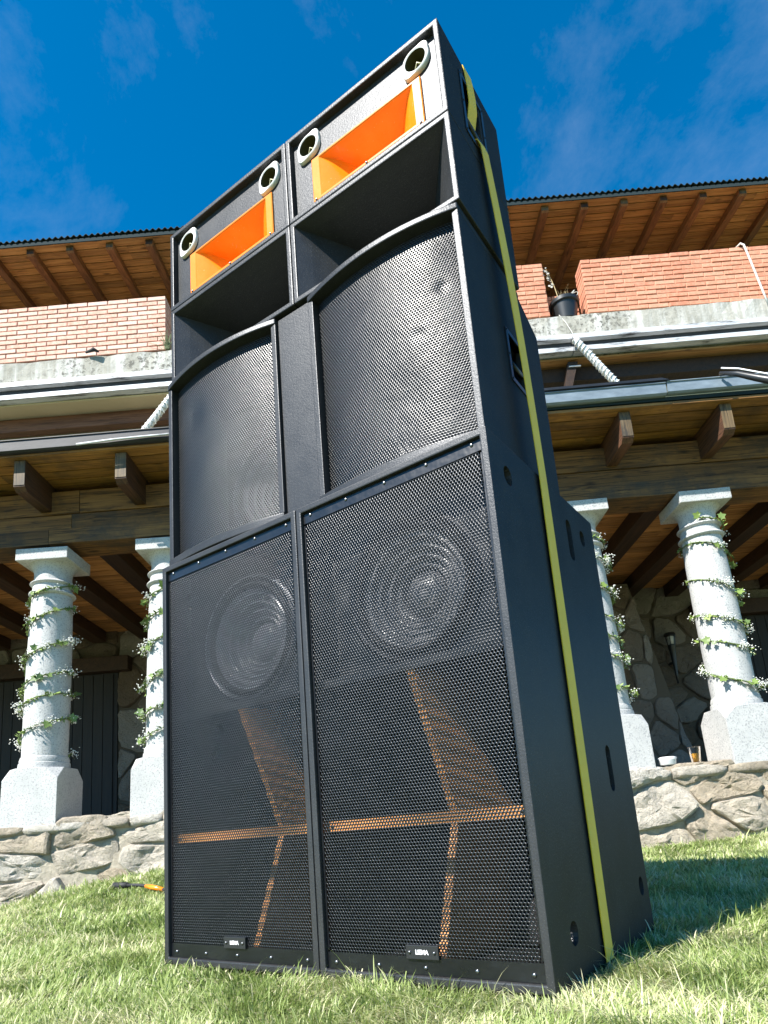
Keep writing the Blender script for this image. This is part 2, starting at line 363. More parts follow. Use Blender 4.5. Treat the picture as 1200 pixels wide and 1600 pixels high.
def perforated(x0, x1, z0, z1, y, p, r, t, yfn=None):
    """sheet of hexagonal cells, every hole a real hole with walls"""
    rows = int((z1 - z0) / (p * math.sqrt(3) / 2)); cols = int((x1 - x0) / p)
    an = np.radians(np.arange(6) * 60 + 30); ho = np.c_[np.cos(an), np.sin(an)] * (p / math.sqrt(3)); hi = np.c_[np.cos(an), np.sin(an)] * r
    ox = ((x1 - x0) - (cols - 0.5) * p) / 2; cs = []
    for j in range(rows):
        off = 0.5 * p if j % 2 else 0
        for i in range(cols - (1 if j % 2 else 0)): cs.append((x0 + ox + off + i * p + 0.25 * p, z0 + (j + 0.6) * p * math.sqrt(3) / 2))
    cs = np.array(cs); n = len(cs)
    V = np.zeros((n, 18, 3)); V[:, 0:6, 0] = cs[:, 0:1] + ho[:, 0]; V[:, 0:6, 2] = cs[:, 1:2] + ho[:, 1]
    V[:, 6:12, 0] = cs[:, 0:1] + hi[:, 0]; V[:, 6:12, 2] = cs[:, 1:2] + hi[:, 1]; V[:, 12:18] = V[:, 6:12]
    V[:, :, 1] = y if yfn is None else yfn(V[:, :, 0], V[:, :, 2]); V[:, 12:18, 1] += t
    k = np.arange(6); k1 = (k + 1) % 6
    fr = np.stack([k, k1, k1 + 6, k + 6], 1); wa = np.stack([k + 6, k1 + 6, k1 + 12, k + 12], 1)
    q = np.concatenate([fr, wa]); Fq = (q[None] + (np.arange(n) * 18)[:, None, None]).reshape(-1, 4)
    m = bpy.data.meshes.new('grille'); m.vertices.add(n * 18); m.vertices.foreach_set('co', V.ravel())
    m.loops.add(Fq.size); m.loops.foreach_set('vertex_index', Fq.ravel().astype(np.int32))
    m.polygons.add(len(Fq)); m.polygons.foreach_set('loop_start', (np.arange(len(Fq)) * 4).astype(np.int32)); m.polygons.foreach_set('loop_total', np.full(len(Fq), 4, np.int32))
    m.update(calc_edges=True); m.validate(); return m

# ------------------------------------------------------------------ terrain
OX, OY = CX, CY
cyw, syw = math.cos(YAW), math.sin(YAW)
def B(u, w, z=0.0): return (OX + u * cyw - w * syw, OY + u * syw + w * cyw, z)
def toB(x, y):
    dx, dy = x - OX, y - OY
    return dx * cyw + dy * syw, -dx * syw + dy * cyw
ZU = [-6, -2.9, -2.34, -1.73, -0.6, 1.0, 1.8, 2.67, 6]; ZV = [-0.08, -0.05, 0.04, 0.14, 0.07, 0.01, 0.02, 0.045, 0.06]
def terr(u, w):
    t = np.clip((np.asarray(w) - 2.7) / 2.2, 0, 1); t = t * t * (3 - 2 * t)
    return np.interp(u, ZU, ZV) * t - 0.012
def ground():
    us = np.r_[-1500, -200, -30, np.linspace(-8, 8, 81), 30, 200, 1500]; ws = np.r_[-1500, -200, -20, np.linspace(-3, 6, 61), 20, 200, 1500]
    m = MB(); vs = []
    for w in ws:
        for u in us:
            z = float(terr(u, w)) if abs(u) < 9 and w < 7 else -0.03
            vs.append(B(u, w, z))
    nu = len(us); fs = [(j * nu + i, j * nu + i + 1, (j + 1) * nu + i + 1, (j + 1) * nu + i) for j in range(len(ws) - 1) for i in range(nu - 1)]
    m.add(vs, fs); o = part('ground', m, 'ground', None, smooth=True, recalc=False)
    o['kind'] = 'structure'; o['label'] = 'grassy ground the speaker stack stands on'
ground()

# ------------------------------------------------------------------ sub cabinets
T = 0.018
SW, SD, SH = 0.5975, 0.728, 1.2245
def open_shell(w, d, h, t, back=None):
    m = MB(); y1 = back or d - t
    o = [(0, 0, 0), (w, 0, 0), (w, d, 0), (0, d, 0), (0, 0, h), (w, 0, h), (w, d, h), (0, d, h)]
    i = [(t, 0, t), (w - t, 0, t), (w - t, y1, t), (t, y1, t), (t, 0, h - t), (w - t, 0, h - t), (w - t, y1, h - t), (t, y1, h - t)]
    fs = [(0, 3, 2, 1), (4, 5, 6, 7), (1, 2, 6, 5), (2, 3, 7, 6), (3, 0, 4, 7)]
    fi = [(8 + a, 8 + b, 8 + c, 8 + e) for a, b, c, e in [(0, 1, 2, 3), (4, 7, 6, 5), (1, 5, 6, 2), (2, 6, 7, 3), (3, 7, 4, 0)]]
    rim = [(0, 1, 9, 8), (1, 5, 13, 9), (5, 4, 12, 13), (4, 0, 8, 12)]
    return m.add(o + i, fs + fi + rim)
def driver(parent, cx, y, cz, r, name='driver'):
    fn = lambda a, b, h: (cx + a, y + h, cz + b)
    d = part(name, MB().lathe([(r * 1.06, 0.012), (r * 1.06, -0.004), (r * 1.0, -0.010), (r * 0.95, -0.004), (r * 0.93, 0.002)], 48, fn, cap=False), 'dark_steel', parent); smooth_angle(d)
    pr = [(r * 0.94, 0.0)] + [(r * (0.94 - 0.12 * k / 8), -0.012 * math.sin(math.pi * k / 8)) for k in range(1, 9)]
    s = part('surround', MB().lathe(pr, 48, fn, cap=False), 'rubber', d, smooth=True)
    c = part('cone', MB().lathe([(r * (0.82 - 0.52 * k / 40), 0.075 * (k / 40) ** 0.9 + 0.0055 * math.sin(2 * math.pi * 4.5 * k / 40)) for k in range(41)], 48, fn, cap=False), 'cone', d, smooth=True)
    e = part('dust_cap', MB().lathe([(r * 0.34, 0.08)] + [(r * 0.34 * math.cos(k * 0.26), 0.08 - 0.03 * math.sin(k * 0.26)) for k in range(1, 6)] + [(0.002, 0.049)], 32, fn), 'cone', d, smooth=True)
    return d
def screw(parent, x, y, z, r=0.0048):
    return part('screw', MB().lathe([(r, 0.002), (r, -0.0015), (r * 0.7, -0.003), (0.001, -0.0035)], 10, lambda a, b, h: (x + a, y + h, z + b)), 'screw', parent, smooth=True)
def make_sub():
    root = thing('subwoofer_cabinet', (0, 0, 0), 0, '', 'loudspeaker', 'stacked loudspeaker cabinets')
    sh = part('cabinet_shell', open_shell(SW, SD, SH, T), 'cab', root, bevel=0.0035)
    cut = []
    for (cy, cz, w, h) in [(0.097, 1.135, 0.045, 0.05), (0.497, 1.095, 0.04, 0.125), (0.612, 1.135, 0.04, 0.05), (0.545, 0.445, 0.04, 0.125), (0.132, 0.092, 0.045, 0.05), (0.662, 0.125, 0.04, 0.05)]:
        pl = stadium(cy, cz, w, h); cut.append(MB().prism(pl, lambda p: (SW - 0.03, p[0], p[1]), lambda p: (SW + 0.05, p[0], p[1])).mesh('c'))
    boolean(sh, cut)
    gy = 0.012
    g = link('grille', perforated(T + 0.004, SW - T - 0.004, 0.052, SH - 0.046, gy, 0.0084, 0.0033, 0.0013), 'grille', root)
    for z0, z1, nm in ((T + 0.001, 0.056, 'grille_edge'), (SH - 0.049, SH - T - 0.001, 'grille_edge')):
        e = part(nm, MB().box((T + 0.002, gy - 0.0015, z0), (SW - T - 0.002, gy + 0.0015, z1)), 'grille', g)
        for k in range(5): screw(e, 0.045 + k * (SW - 0.09) / 4, gy - 0.0015, (z0 + z1) / 2 + (0.006 if z0 > 0.5 else -0.004))
    # folded sides of the grille
    for x in (T + 0.0045, SW - T - 0.0045): part('grille_side', MB().box((x - 0.0025, gy - 0.001, 0.06), (x + 0.0025, gy + 0.02, SH - 0.055)), 'grille', g)
    # inside: shelf, baffle with driver, horn boards, brace
    part('shelf', MB().box((T + 0.002, 0.045, 0.712), (SW - T - 0.002, 0.40, 0.73)), 'cab', root)
    bb = part('baffle', MB().box((T + 0.002, 0.10, 0.731), (SW - T - 0.002, 0.118, SH - T - 0.001)), 'cab', root)
    boolean(bb, [MB().lathe([(0.186, 0.05), (0.186, 0.16)], 48, lambda a, b_, h: (0.298 + a, h, 0.935 + b_)).mesh('c')])
    driver(root, 0.298, 0.098, 0.935, 0.192)
    part('horn_board', MB().prism([(0.36, 0.711), (0.50, 0.40), (0.518, 0.40), (0.38, 0.711)], lambda p: (T + 0.002, p[0], p[1]), lambda p: (SW - T - 0.002, p[0], p[1])), 'cab_inside', root)
    part('horn_board', MB().prism([(0.42, 0.0185), (0.52, 0.36), (0.538, 0.36), (0.44, 0.0185)], lambda p: (T + 0.002, p[0], p[1]), lambda p: (SW - T - 0.002, p[0], p[1])), 'cab_inside', root)
    pl = [(0.046, 0.7105), (0.195, 0.362), (0.195, 0.338), (0.068, 0.0185), (0.40, 0.0185), (0.49, 0.36), (0.36, 0.70), (0.36, 0.7105)]
    part('brace_plate', MB().prism(pl, lambda p: (0.290, p[0], p[1]), lambda p: (0.312, p[0], p[1])), 'owood', root)
    e0, e1 = (0.048, 0.7100), (0.197, 0.363)
    part('glow_wedge', MB().add([(0.3125, e0[0], e0[1]), (0.3125, e1[0], e1[1]), (0.3125, 0.33, 0.363), (0.3125, 0.30, 0.7100), (0.335, 0.12, 0.7100), (0.405, 0.33, 0.363)], [(0, 1, 5, 4), (1, 2, 5), (0, 4, 3), (2, 3, 4, 5), (0, 3, 2, 1)]), 'owood', root)  # wedge added so a slanted face catches sun and glows orange
    part('brace_bar', MB().box((T + 0.002, 0.034, 0.338), (SW - T - 0.002, 0.056, 0.362)), 'owood', root)
    for x in (T + 0.02, SW - T - 0.02): screw(root, x, 0.034, 0.35, 0.005)
    # badge
    b = part('badge', MB().box((0.254, 0.0035, 0.052), (0.338, 0.0095, 0.081)), 'black_plastic', root, bevel=0.001)
    for x in (0.264, 0.328): screw(b, x, 0.0033, 0.0665, 0.0036)
    cu = bpy.data.curves.new('logo', 'FONT'); cu.body = 'LIEMA'; cu.size = 0.0135; cu.extrude = 0.0004; cu.offset = 0.00035; cu.align_x = 'CENTER'; cu.align_y = 'CENTER'; cu.space_character = 0.92
    to = bpy.data.objects.new('t', cu); COL.objects.link(to); bpy.context.view_layer.update()
    tm = bpy.data.meshes.new_from_object(to.evaluated_get(bpy.context.evaluated_depsgraph_get())); bpy.data.objects.remove(to)
    tm.transform(Matrix.Translation((0.296, 0.0030, 0.0665)) @ Matrix.Rotation(math.pi / 2, 4, 'X')); tm.materials.clear()
    link('lettering', tm, 'white_print', b)
    for x in (0.06, SW - 0.06):
        for y in (0.08, SD - 0.08): part('foot', MB().lathe([(0.018, -0.004), (0.02, 0.0005)], 12, lambda a, b_, h: (x + a, y + b_, h)), 'rubber', root)
    return root
sub_r = make_sub(); sub_r.location = (0.0015, 0, 0); sub_r['label'] = 'tall black bass cabinet at bottom right with yellow strap down its visible side'
sub_l = copy_tree(sub_r); sub_l.location = (-0.599, 0, 0); sub_l['label'] = 'tall black mesh-fronted bass cabinet at bottom left, no strap visible on it'

# ------------------------------------------------------------------ upper cabinets
XC, Y0, YW, UW = 0.0295, 0.012, 0.0256, 0.567
KS = 1.0168          # size correction of the upper boxes
def UP(x, y, z):
    c, s = math.cos(YW), math.sin(YW); px, py = XC + x * c - y * s, Y0 + x * s + y * c
    return (CX + (px - CX) * KS, CY + (py - CY) * KS, CZ + (z - CZ) * KS)
KW, KD, KZ0, KZ1, SAG = 0.506, 0.525, 1.2142, 1.8885, 0.037
KH = KZ1 - KZ0
def recess_handle(parent, x, y0, y1, z0, z1, bars, depth=0.05):
    """steel cup handle let into the right side: rim plate, cup, grip bars"""
    rim = MB(); a = 0.014
    for (p, q) in (((y0, z0), (y1, z0 + a)), ((y0, z1 - a), (y1, z1)), ((y0, z0 + a), (y0 + a, z1 - a)), ((y1 - a, z0 + a), (y1, z1 - a))):
        rim.box((x + 0.0004, p[0], p[1]), (x + 0.0034, q[0], q[1]))
    h = part('handle', rim, 'dark_steel', parent)
    cup = MB(); yi0, yi1, zi0, zi1 = y0 + a, y1 - a, z0 + a, z1 - a
    xs = x - depth
    o = [(x, yi0, zi0), (x, yi1, zi0), (x, yi1, zi1), (x, yi0, zi1), (xs, yi0, zi0), (xs, yi1, zi0), (xs, yi1, zi1), (xs, yi0, zi1)]
    cup.add(o, [(0, 1, 5, 4), (1, 2, 6, 5), (2, 3, 7, 6), (3, 0, 4, 7), (4, 5, 6, 7)])
    part('cup', cup, 'rubber', h, recalc=False)
    for z in bars: part('grip_bar', MB().tube([(x - 0.006, yi0, z), (x - 0.006, yi1, z)], 0.007, 10), 'dark_steel', h, smooth=True)
    for yy in (y0 + 0.006, y1 - 0.006):
        for zz in (z0 + 0.006, z1 - 0.006, (z0 + z1) / 2):
            part('rivet', MB().lathe([(0.003, 0.0), (0.003, 0.0015), (0.001, 0.0022)], 8, lambda a_, b_, hh: (x + 0.0034 + hh, yy + a_, zz + b_)), 'dark_steel', h)
    return MB().box((xs - 0.0005, yi0, zi0), (x + 0.02, yi1, zi1)).mesh('c')
def arc(n=24, w=KW, sag=SAG): return [(w * k / n, -sag * (1 - (2 * k / n - 1) ** 2)) for k in range(n + 1)]
def make_kick(with_handle):
    root = thing('kick_cabinet', (0, 0, 0), YW, '', 'loudspeaker', 'stacked loudspeaker cabinets')
    D0 = 0.395
    t_ = T; tb = 0.0245
    bot = arc(sag=0.026) + [(KW, KD), (0, KD)]; top = arc() + [(KW, D0), (0, D0)]
    part('bottom_panel', MB().prism(bot, lambda p: (p[0], p[1], 0), lambda p: (p[0], p[1], tb)), 'cab', root, bevel=0.003)
    for fx in (0.06, KW - 0.06):
        for fy in (0.08, KD - 0.06): part('foot', MB().lathe([(0.018, -0.0040), (0.02, 0.0005)], 12, lambda a, b_, h: (fx + a, fy + b_, h)), 'rubber', root)
    part('top_panel', MB().prism(top, lambda p: (p[0], p[1], KH - t_), lambda p: (p[0], p[1], KH)), 'cab', root, bevel=0.003)
    prof = [(0.002, tb + .0005), (KD - 0.001, tb + .0005), (KD - 0.001, KH - 0.077), (D0 - 0.001, KH - t_ - .0005), (0.002, KH - t_ - .0005)]
    for x0 in (0.0005, KW - t_ - 0.0005):
        sp = part('side_panel', MB().prism(prof, lambda p: (x0, p[0], p[1]), lambda p: (x0 + t_, p[0], p[1])), 'cab', root, bevel=0.002)
        if x0 > 0.1 and with_handle:
            cut = recess_handle(root, KW - 0.0005, 0.235, 0.372, 1.500 - KZ0, 1.668 - KZ0, (1.572 - KZ0,), 0.05); boolean(sp, [cut])
    part('back_panel', MB().prism([(KD - t_, t_), (KD - 0.003, t_), (KD - 0.003, KH - 0.08), (D0 - 0.004, KH - t_ - 0.002), (D0 - 0.03, KH - t_ - 0.002), (KD - t_, KH - 0.10)], lambda p: (t_, p[0], p[1]), lambda p: (KW - t_, p[0], p[1])), 'cab_inside', root)
    gy = 0.033
    def yf(x, z):
        f = gy - SAG * (1 - (2 * x / KW - 1) ** 2)
        for (dx, dz, a_, s_) in DENT: f = f + a_ * np.exp(-((x - dx) ** 2 + (z - dz) ** 2) / s_ ** 2)
        return f
    g = link('grille', perforated(t_ + 0.002, KW - t_ - 0.002, tb + 0.001, KH - t_ - 0.002, gy, 0.0081, 0.0028, 0.0012, yf), 'grille', root)
    kb = part('baffle', MB().box((t_ + 0.001, 0.25, tb + 0.001), (KW - t_ - 0.001, 0.268, KH - t_ - 0.001)), 'cab_inside', root)
    boolean(kb, [MB().lathe([(0.184, 0.2), (0.184, 0.32)], 48, lambda a, b_, h: (KW / 2 + a, h, 0.30 + b_)).mesh('c')])
    driver(root, KW / 2, 0.247, 0.30, 0.19)
    return root
DENT = [(0.43, 0.47, 0.003, 0.016), (0.36, 0.36, 0.002, 0.016), (0.10, 0.25, -0.003, 0.06), (0.30, 0.20, 0.003, 0.09), (0.40, 0.56, -0.003, 0.06)]
kick_r = make_kick(True); kick_r.scale = (KS,) * 3; kick_r.location = UP(0.0505, 0, KZ0); kick_r['label'] = 'right bow-fronted black cabinet with mesh grille and steel side handle, above right bass cabinet'
DENT = [(0.2, 0.3, -0.005, 0.08), (0.12, 0.5, 0.005, 0.06), (0.4, 0.15, 0.004, 0.07)]
kick_l = make_kick(False); kick_l.scale = (KS,) * 3; kick_l.location = UP(-0.587, 0, KZ0); kick_l['label'] = 'left bow-fronted black speaker cabinet with large mesh grille, below the left dark horn box'
fb = part('filler_board', MB().box((0, 0, 0), (0.124, 0.018, KZ1 - KZ0 - 0.004)), 'cab', None, bevel=0.002); fb.scale = (KS,) * 3; fb.location = UP(-0.0775, 0.012, KZ0); fb.rotation_euler = (0, 0, YW)
fb['label'] = 'narrow upright black board filling the gap between the two bow-fronted cabinets'; fb['category'] = 'board'

HZ0, HZ1, HD = 1.894, 2.1805, 0.39
def make_hornbox():
    root = thing('horn_cabinet', (0, 0, 0), YW, '', 'loudspeaker', 'stacked loudspeaker cabinets')
    w = UW - 0.003; h = HZ1 - HZ0
    part('cabinet_shell', open_shell(w, HD, h, 0.016), 'cab', root, bevel=0.003)
    t = 0.0165; mth = [(t, 0.004, t), (w - t, 0.004, t), (w - t, 0.004, h - t), (t, 0.004, h - t)]
    rings = []
    n = 8
    for k in range(n + 1):
        s = k / n; y = 0.004 + 0.30 * s; e = s ** 0.92
        hw = (w / 2 - t) * (1 - e) + 0.045 * e; hz = (h / 2 - t) * (1 - e * 0.55)
        rings.append([(w / 2 - hw, y, h / 2 - hz), (w / 2 + hw, y, h / 2 - hz), (w / 2 + hw, y, h / 2 + hz), (w / 2 - hw, y, h / 2 + hz)])
    for nm, (a, b) in (('horn_floor', (0, 1)), ('horn_cheek', (1, 2)), ('horn_ceiling', (2, 3)), ('horn_cheek', (3, 0))):
        m = MB(); vs = []; fs = []
        for r in rings: vs += [r[a], r[b]]
        for k in range(n): fs.append((2 * k, 2 * k + 2, 2 * k + 3, 2 * k + 1))
        part(nm, m.add(vs, fs), 'cab', root, recalc=False)
    part('throat', MB().box((w / 2 - 0.06, 0.303, h / 2 - 0.09), (w / 2 + 0.06, 0.312, h / 2 + 0.09)), 'rubber', root)
    return root
hb_r = make_hornbox(); hb_r.scale = (KS,) * 3; hb_r.location = UP(0.0015, 0, HZ0); hb_r['label'] = 'right black cabinet with a wide dark flared horn mouth, under the right orange-horn box'
hb_l = copy_tree(hb_r); hb_l.scale = (KS,) * 3; hb_l.location = UP(-UW + 0.0015, 0, HZ0); hb_l['label'] = 'left black cabinet with a wide dark flared horn mouth, under the left orange-horn box'

TZ0, TZ1, TD = 2.1835, 2.5047, 0.39
def make_top(with_handle):
    root = thing('tweeter_cabinet', (0, 0, 0), YW, '', 'loudspeaker', 'stacked loudspeaker cabinets')
    w = UW - 0.003; h = TZ1 - TZ0; z0 = TZ0
    sh = part('cabinet_shell', open_shell(w, TD, h, 0.016), 'cab', root, bevel=0.003)
    by = 0.020
    hx0, hx1, hz0, hz1 = 0.090, 0.488, 2.213 - z0, 2.377 - z0       # flange of the orange horn
    mx0, mx1, mz0, mz1 = 0.124, 0.458, 2.226 - z0, 2.366 - z0       # mouth
    tws = [(0.084, 2.434 - z0), (0.481, 2.434 - z0)]
    if with_handle:
        boolean(sh, [recess_handle(root, w, 0.112, 0.262, 2.228 - z0, 2.445 - z0, (2.292 - z0,), 0.055)])
    bf = part('baffle', MB().box((0.0165, by, 0.0165), (w - 0.0165, by + 0.016, h - 0.0165)), 'cab', root)
    cut = [MB().box((mx0 - 0.012, by - 0.02, mz0 - 0.006), (mx1 + 0.012, by + 0.04, mz1 + 0.006)).mesh('c')]
    for x, z in tws: cut.append(MB().lathe([(0.0365, -0.02), (0.0365, 0.05)], 24, lambda a, b, hh: (x + a, by + hh, z + b)).mesh('c'))
    boolean(bf, cut)
    # orange horn: flange ring + flared cheeks, roof and floor
    fl = MB(); fy = by - 0.008
    def ring(x0, x1, a0, a1, y): return [(x0, y, a0), (x1, y, a0), (x1, y, a1), (x0, y, a1)]
    rs = [ring(hx0, hx1, hz0, hz1, by - 0.0005), ring(hx0, hx1, hz0, hz1, fy + 0.002), ring(hx0 + 0.003, hx1 - 0.003, hz0 + 0.003, hz1 - 0.003, fy), ring(mx0 - 0.004, mx1 + 0.004, mz0 - 0.003, mz1 + 0.003, fy), ring(mx0, mx1, mz0, mz1, fy + 0.003)]
    for r in rs: fl.add(r, [])
    for k in range(len(rs) - 1):
        for i in range(4): fl.f.append((4 * k + i, 4 * k + (i + 1) % 4, 4 * k + 4 + (i + 1) % 4, 4 * k + 4 + i))
    hn = part('horn_flare', fl, 'orange', root)
    cx, cz = (mx0 + mx1) / 2, (mz0 + mz1) / 2; n = 12; rg = []
    for k in range(n + 1):
        s = k / n; y = fy + 0.003 + 0.17 * s
        e = math.sin(s * math.pi / 2) ** 0.85
        hw = (mx1 - mx0) / 2 * (1 - e) + 0.05 * e; hz = (mz1 - mz0) / 2 * (1 - s * 0.66)
        rg.append(ring(cx - hw, cx + hw, cz - hz, cz + hz, y))
    for nm, (a, b) in (('horn_floor', (0, 1)), ('horn_cheek', (1, 2)), ('horn_roof', (2, 3)), ('horn_cheek', (3, 0))):
        vs = []; fs = []
        for r in rg: vs += [r[a], r[b]]
        for k in range(n): fs.append((2 * k, 2 * k + 2, 2 * k + 3, 2 * k + 1))
        part(nm, MB().add(vs, fs), 'orange', hn, recalc=False, smooth=True)
    part('horn_throat', MB().box((cx - 0.052, rg[-1][0][1], cz - 0.03), (cx + 0.052, rg[-1][0][1] + 0.004, cz + 0.03)), 'orange', hn)
    for x in (hx0 + 0.012, cx, hx1 - 0.012): screw(hn, x, fy, hz0 + 0.006, 0.004)
    # bullet tweeters
    for x, z in tws:
        # flange with two ears on the diagonal
        pts = []
        for k in range(48):
            an = 2 * math.pi * k / 48; d = an - math.radians(50); e = max(abs(math.cos(d)) ** 14, 0)
            r = 0.0435 + 0.0125 * e; pts.append((r * math.cos(an), r * math.sin(an)))
        vs = []; fs = []; K = 48
        for (sc, y, inner) in ((1, by - 0.0005, 0), (1, by - 0.009, 0), (0.96, by - 0.012, 0), (0, by - 0.014, 0.0365), (0, by - 0.012, 0.0335), (0, by + 0.012, 0.029), (0, by + 0.05, 0.018)):
            for k in range(K):
                an = 2 * math.pi * k / K
                px, pz = (pts[k][0] * sc, pts[k][1] * sc) if not inner else (inner * math.cos(an), inner * math.sin(an))
                vs.append((x + px, y, z + pz))
        for r in range(4):
            for k in range(K): fs.append((r * K + k, r * K + (k + 1) % K, (r + 1) * K + (k + 1) % K, (r + 1) * K + k))
        tw = part('tweeter', MB().add(vs[:5 * K], fs), 'ivory', root); smooth_angle(tw, 40)
        f2 = [(r * K + k, r * K + (k + 1) % K, (r + 1) * K + (k + 1) % K, (r + 1) * K + k) for r in range(2) for k in range(K)] + [tuple(range(2 * K, 3 * K))]
        part('throat', MB().add(vs[4 * K:7 * K], f2), 'throat_khaki', tw, smooth=True)
        br = MB().tube([(x - 0.013, by + 0.018, z - 0.021), (x - 0.008, by + 0.006, z - 0.004), (x, by + 0.0, z + 0.003), (x + 0.008, by + 0.006, z - 0.001), (x + 0.02, by + 0.012, z - 0.003)], 0.0026, 6)
        part('bridge', br, 'horn_bridge', tw, smooth=True)
        part('bullet', MB().lathe([(0.008, 0.044), (0.007, 0.02), (0.004, 0.008), (0.0005, 0.002)], 16, lambda a, b, hh: (x + a, by + hh, z + b)), 'throat_khaki', tw, smooth=True)
        for s in (1, -1):
            an = math.radians(50); screw(tw, x + s * 0.0485 * math.cos(an), by - 0.0105, z + s * 0.0485 * math.sin(an), 0.0032)
    return root
top_r = make_top(True); top_r.scale = (KS,) * 3; top_r.location = UP(0.0015, 0, TZ0); top_r['label'] = 'topmost right black cabinet with orange horn, two ivory tweeters, strap through its handle'
top_l = make_top(False); top_l.scale = (KS,) * 3; top_l.location = UP(-UW + 0.0015, 0, TZ0); top_l['label'] = 'topmost left black cabinet with orange horn between two ivory tweeters'

# ------------------------------------------------------------------ yellow strap
def strap():
    root = thing('ratchet_strap', (0.62, 0.31, 0.0), 0, 'long yellow webbing strap running down the right side of the speaker stack', 'strap')
    def U3(x, y, z): return Vector(UP(x, y, z))
    w = 0.052
    def ribbon(path, name):
        """path of (center, width dir, normal)"""
        vs = []; fs = []; t = 0.0022
        for (c, wd, nn) in path:
            wd = Vector(wd).normalized(); nn = Vector(nn).normalized()
            for sw, sn in ((-1, 0), (1, 0), (1, 1), (-1, 1)): vs.append(c + wd * (sw * w / 2) + nn * (sn * t))
        n = len(path)
        for i in range(n - 1):
            for k in range(4): fs.append((4 * i + k, 4 * i + (k + 1) % 4, 4 * i + 4 + (k + 1) % 4, 4 * i + 4 + k))
        fs += [(0, 1, 2, 3), tuple(4 * (n - 1) + k for k in (3, 2, 1, 0))]
        part(name, MB().add(vs, fs), 'strap', root, org=(0.62, 0.31, 0))
    Y = (0, 1, 0); X = (1, 0, 0); Zv = (0, 0, 1)
    p = [(U3(-UW - 0.002 + 0.02, 0.175, TZ1 + 0.001), Y, Zv), (U3(0.0, 0.175, TZ1 + 0.001), Y, Zv), (U3(0.55, 0.175, TZ1 + 0.001), Y, Zv),
         (U3(0.567, 0.176, TZ1 - 0.002), Y, (1, 0, 1)), (U3(0.5685, 0.178, TZ1 - 0.03), Y, X), (U3(0.569, 0.184, 2.43), Y, X),
         (U3(0.566, 0.190, 2.385), (0, 1, 0.12), X), (U3(0.553, 0.192, 2.33), (0, 1, 0.2), X), (U3(0.541, 0.194, 2.302), (0, 1, 0.2), X), (U3(0.540, 0.196, 2.285), Y, X), (U3(0.548, 0.199, 2.270), (0, 1, 0.25), (1, 0, 0.6)), (U3(0.572, 0.201, 2.258), (0, 1, 0.3), (1, 0, 0.5)),
         (U3(0.578, 0.205, 2.235), (0, 1, 0.15), X)]
    a = Vector(U3(0.578, 0.205, 2.235)); b = Vector((0.606, 0.318, 1.225)); 
    for k in range(1, 13):
        s = k / 12; c = a.lerp(b, s); c.y += 0.010 * math.sin(math.pi * s); c.x += 0.004 * math.sin(math.pi * s)
        p.append((c, (0.02 * math.sin(5 * s), 1, 0.10 * (1 - s)), (1, 0, 0)))
    for k in range(1, 11):
        s = k / 10; c = b.lerp(Vector((0.604, 0.312, 0.004)), s); p.append((c, (0.02 * math.sin(4 * s), 1, 0), (1, 0, 0)))
    ribbon(p, 'webbing')
    q = [(U3(-UW + 0.018, 0.175, TZ1 + 0.001), Y, Zv), (U3(-UW - 0.003, 0.175, TZ1 - 0.004), Y, (-1, 0, 0.6)), (U3(-UW - 0.028, 0.2, 1.88), Y, (-1, 0, 0)), (Vector((-0.602, 0.31, 1.22)), Y, (-1, 0, 0)), (Vector((-0.602, 0.312, 0.004)), Y, (-1, 0, 0))]
    ribbon(q, 'webbing')
strap()

# ------------------------------------------------------------------ building helpers (u along facade, w away from camera)
def bthing(name, u, w, z, label, cat, group=None):
    o = thing(name, B(u, w, z), YAW, label, cat, group); return o, (u, w, z)
def vor_cells(x0, x1, z0, z1, sx, sz, jit=0.42, seed=1):
    r = random.Random(seed); pts = []
    nz = max(1, round((z1 - z0) / sz)); nx = max(1, round((x1 - x0) / sx))
    for j in range(nz):
        for i in range(nx):
            pts.append((x0 + (i + 0.5 + (0.5 if j % 2 else 0) - 0.25 + r.uniform(-jit, jit)) * (x1 - x0) / nx, z0 + (j + 0.5 + r.uniform(-jit, jit)) * (z1 - z0) / nz))
    out = []
    ax = sz / sx
    for a, p in enumerate(pts):
        poly = [(x0, z0), (x1, z0), (x1, z1), (x0, z1)]
        for b, q in enumerate(pts):
            if a == b or abs(q[0] - p[0]) > 4 * sx or abs(q[1] - p[1]) > 4 * sz: continue
            # anisotropic bisector
            nx_, nz_ = (q[0] - p[0]) * ax * ax, (q[1] - p[1]); mx_, mz_ = (p[0] + q[0]) / 2, (p[1] + q[1]) / 2
            new = []
            for i in range(len(poly)):
                s, e = poly[i], poly[(i + 1) % len(poly)]
                ds = (s[0] - mx_) * nx_ + (s[1] - mz_) * nz_; de = (e[0] - mx_) * nx_ + (e[1] - mz_) * nz_
                if ds <= 0: new.append(s)
                if (ds < 0) != (de < 0) and ds != de:
                    t = ds / (ds - de); new.append((s[0] + (e[0] - s[0]) * t, s[1] + (e[1] - s[1]) * t))
            poly = new
            if len(poly) < 3: break
        if len(poly) >= 3: out.append(poly)
    return out
from mathutils import noise as mnoise
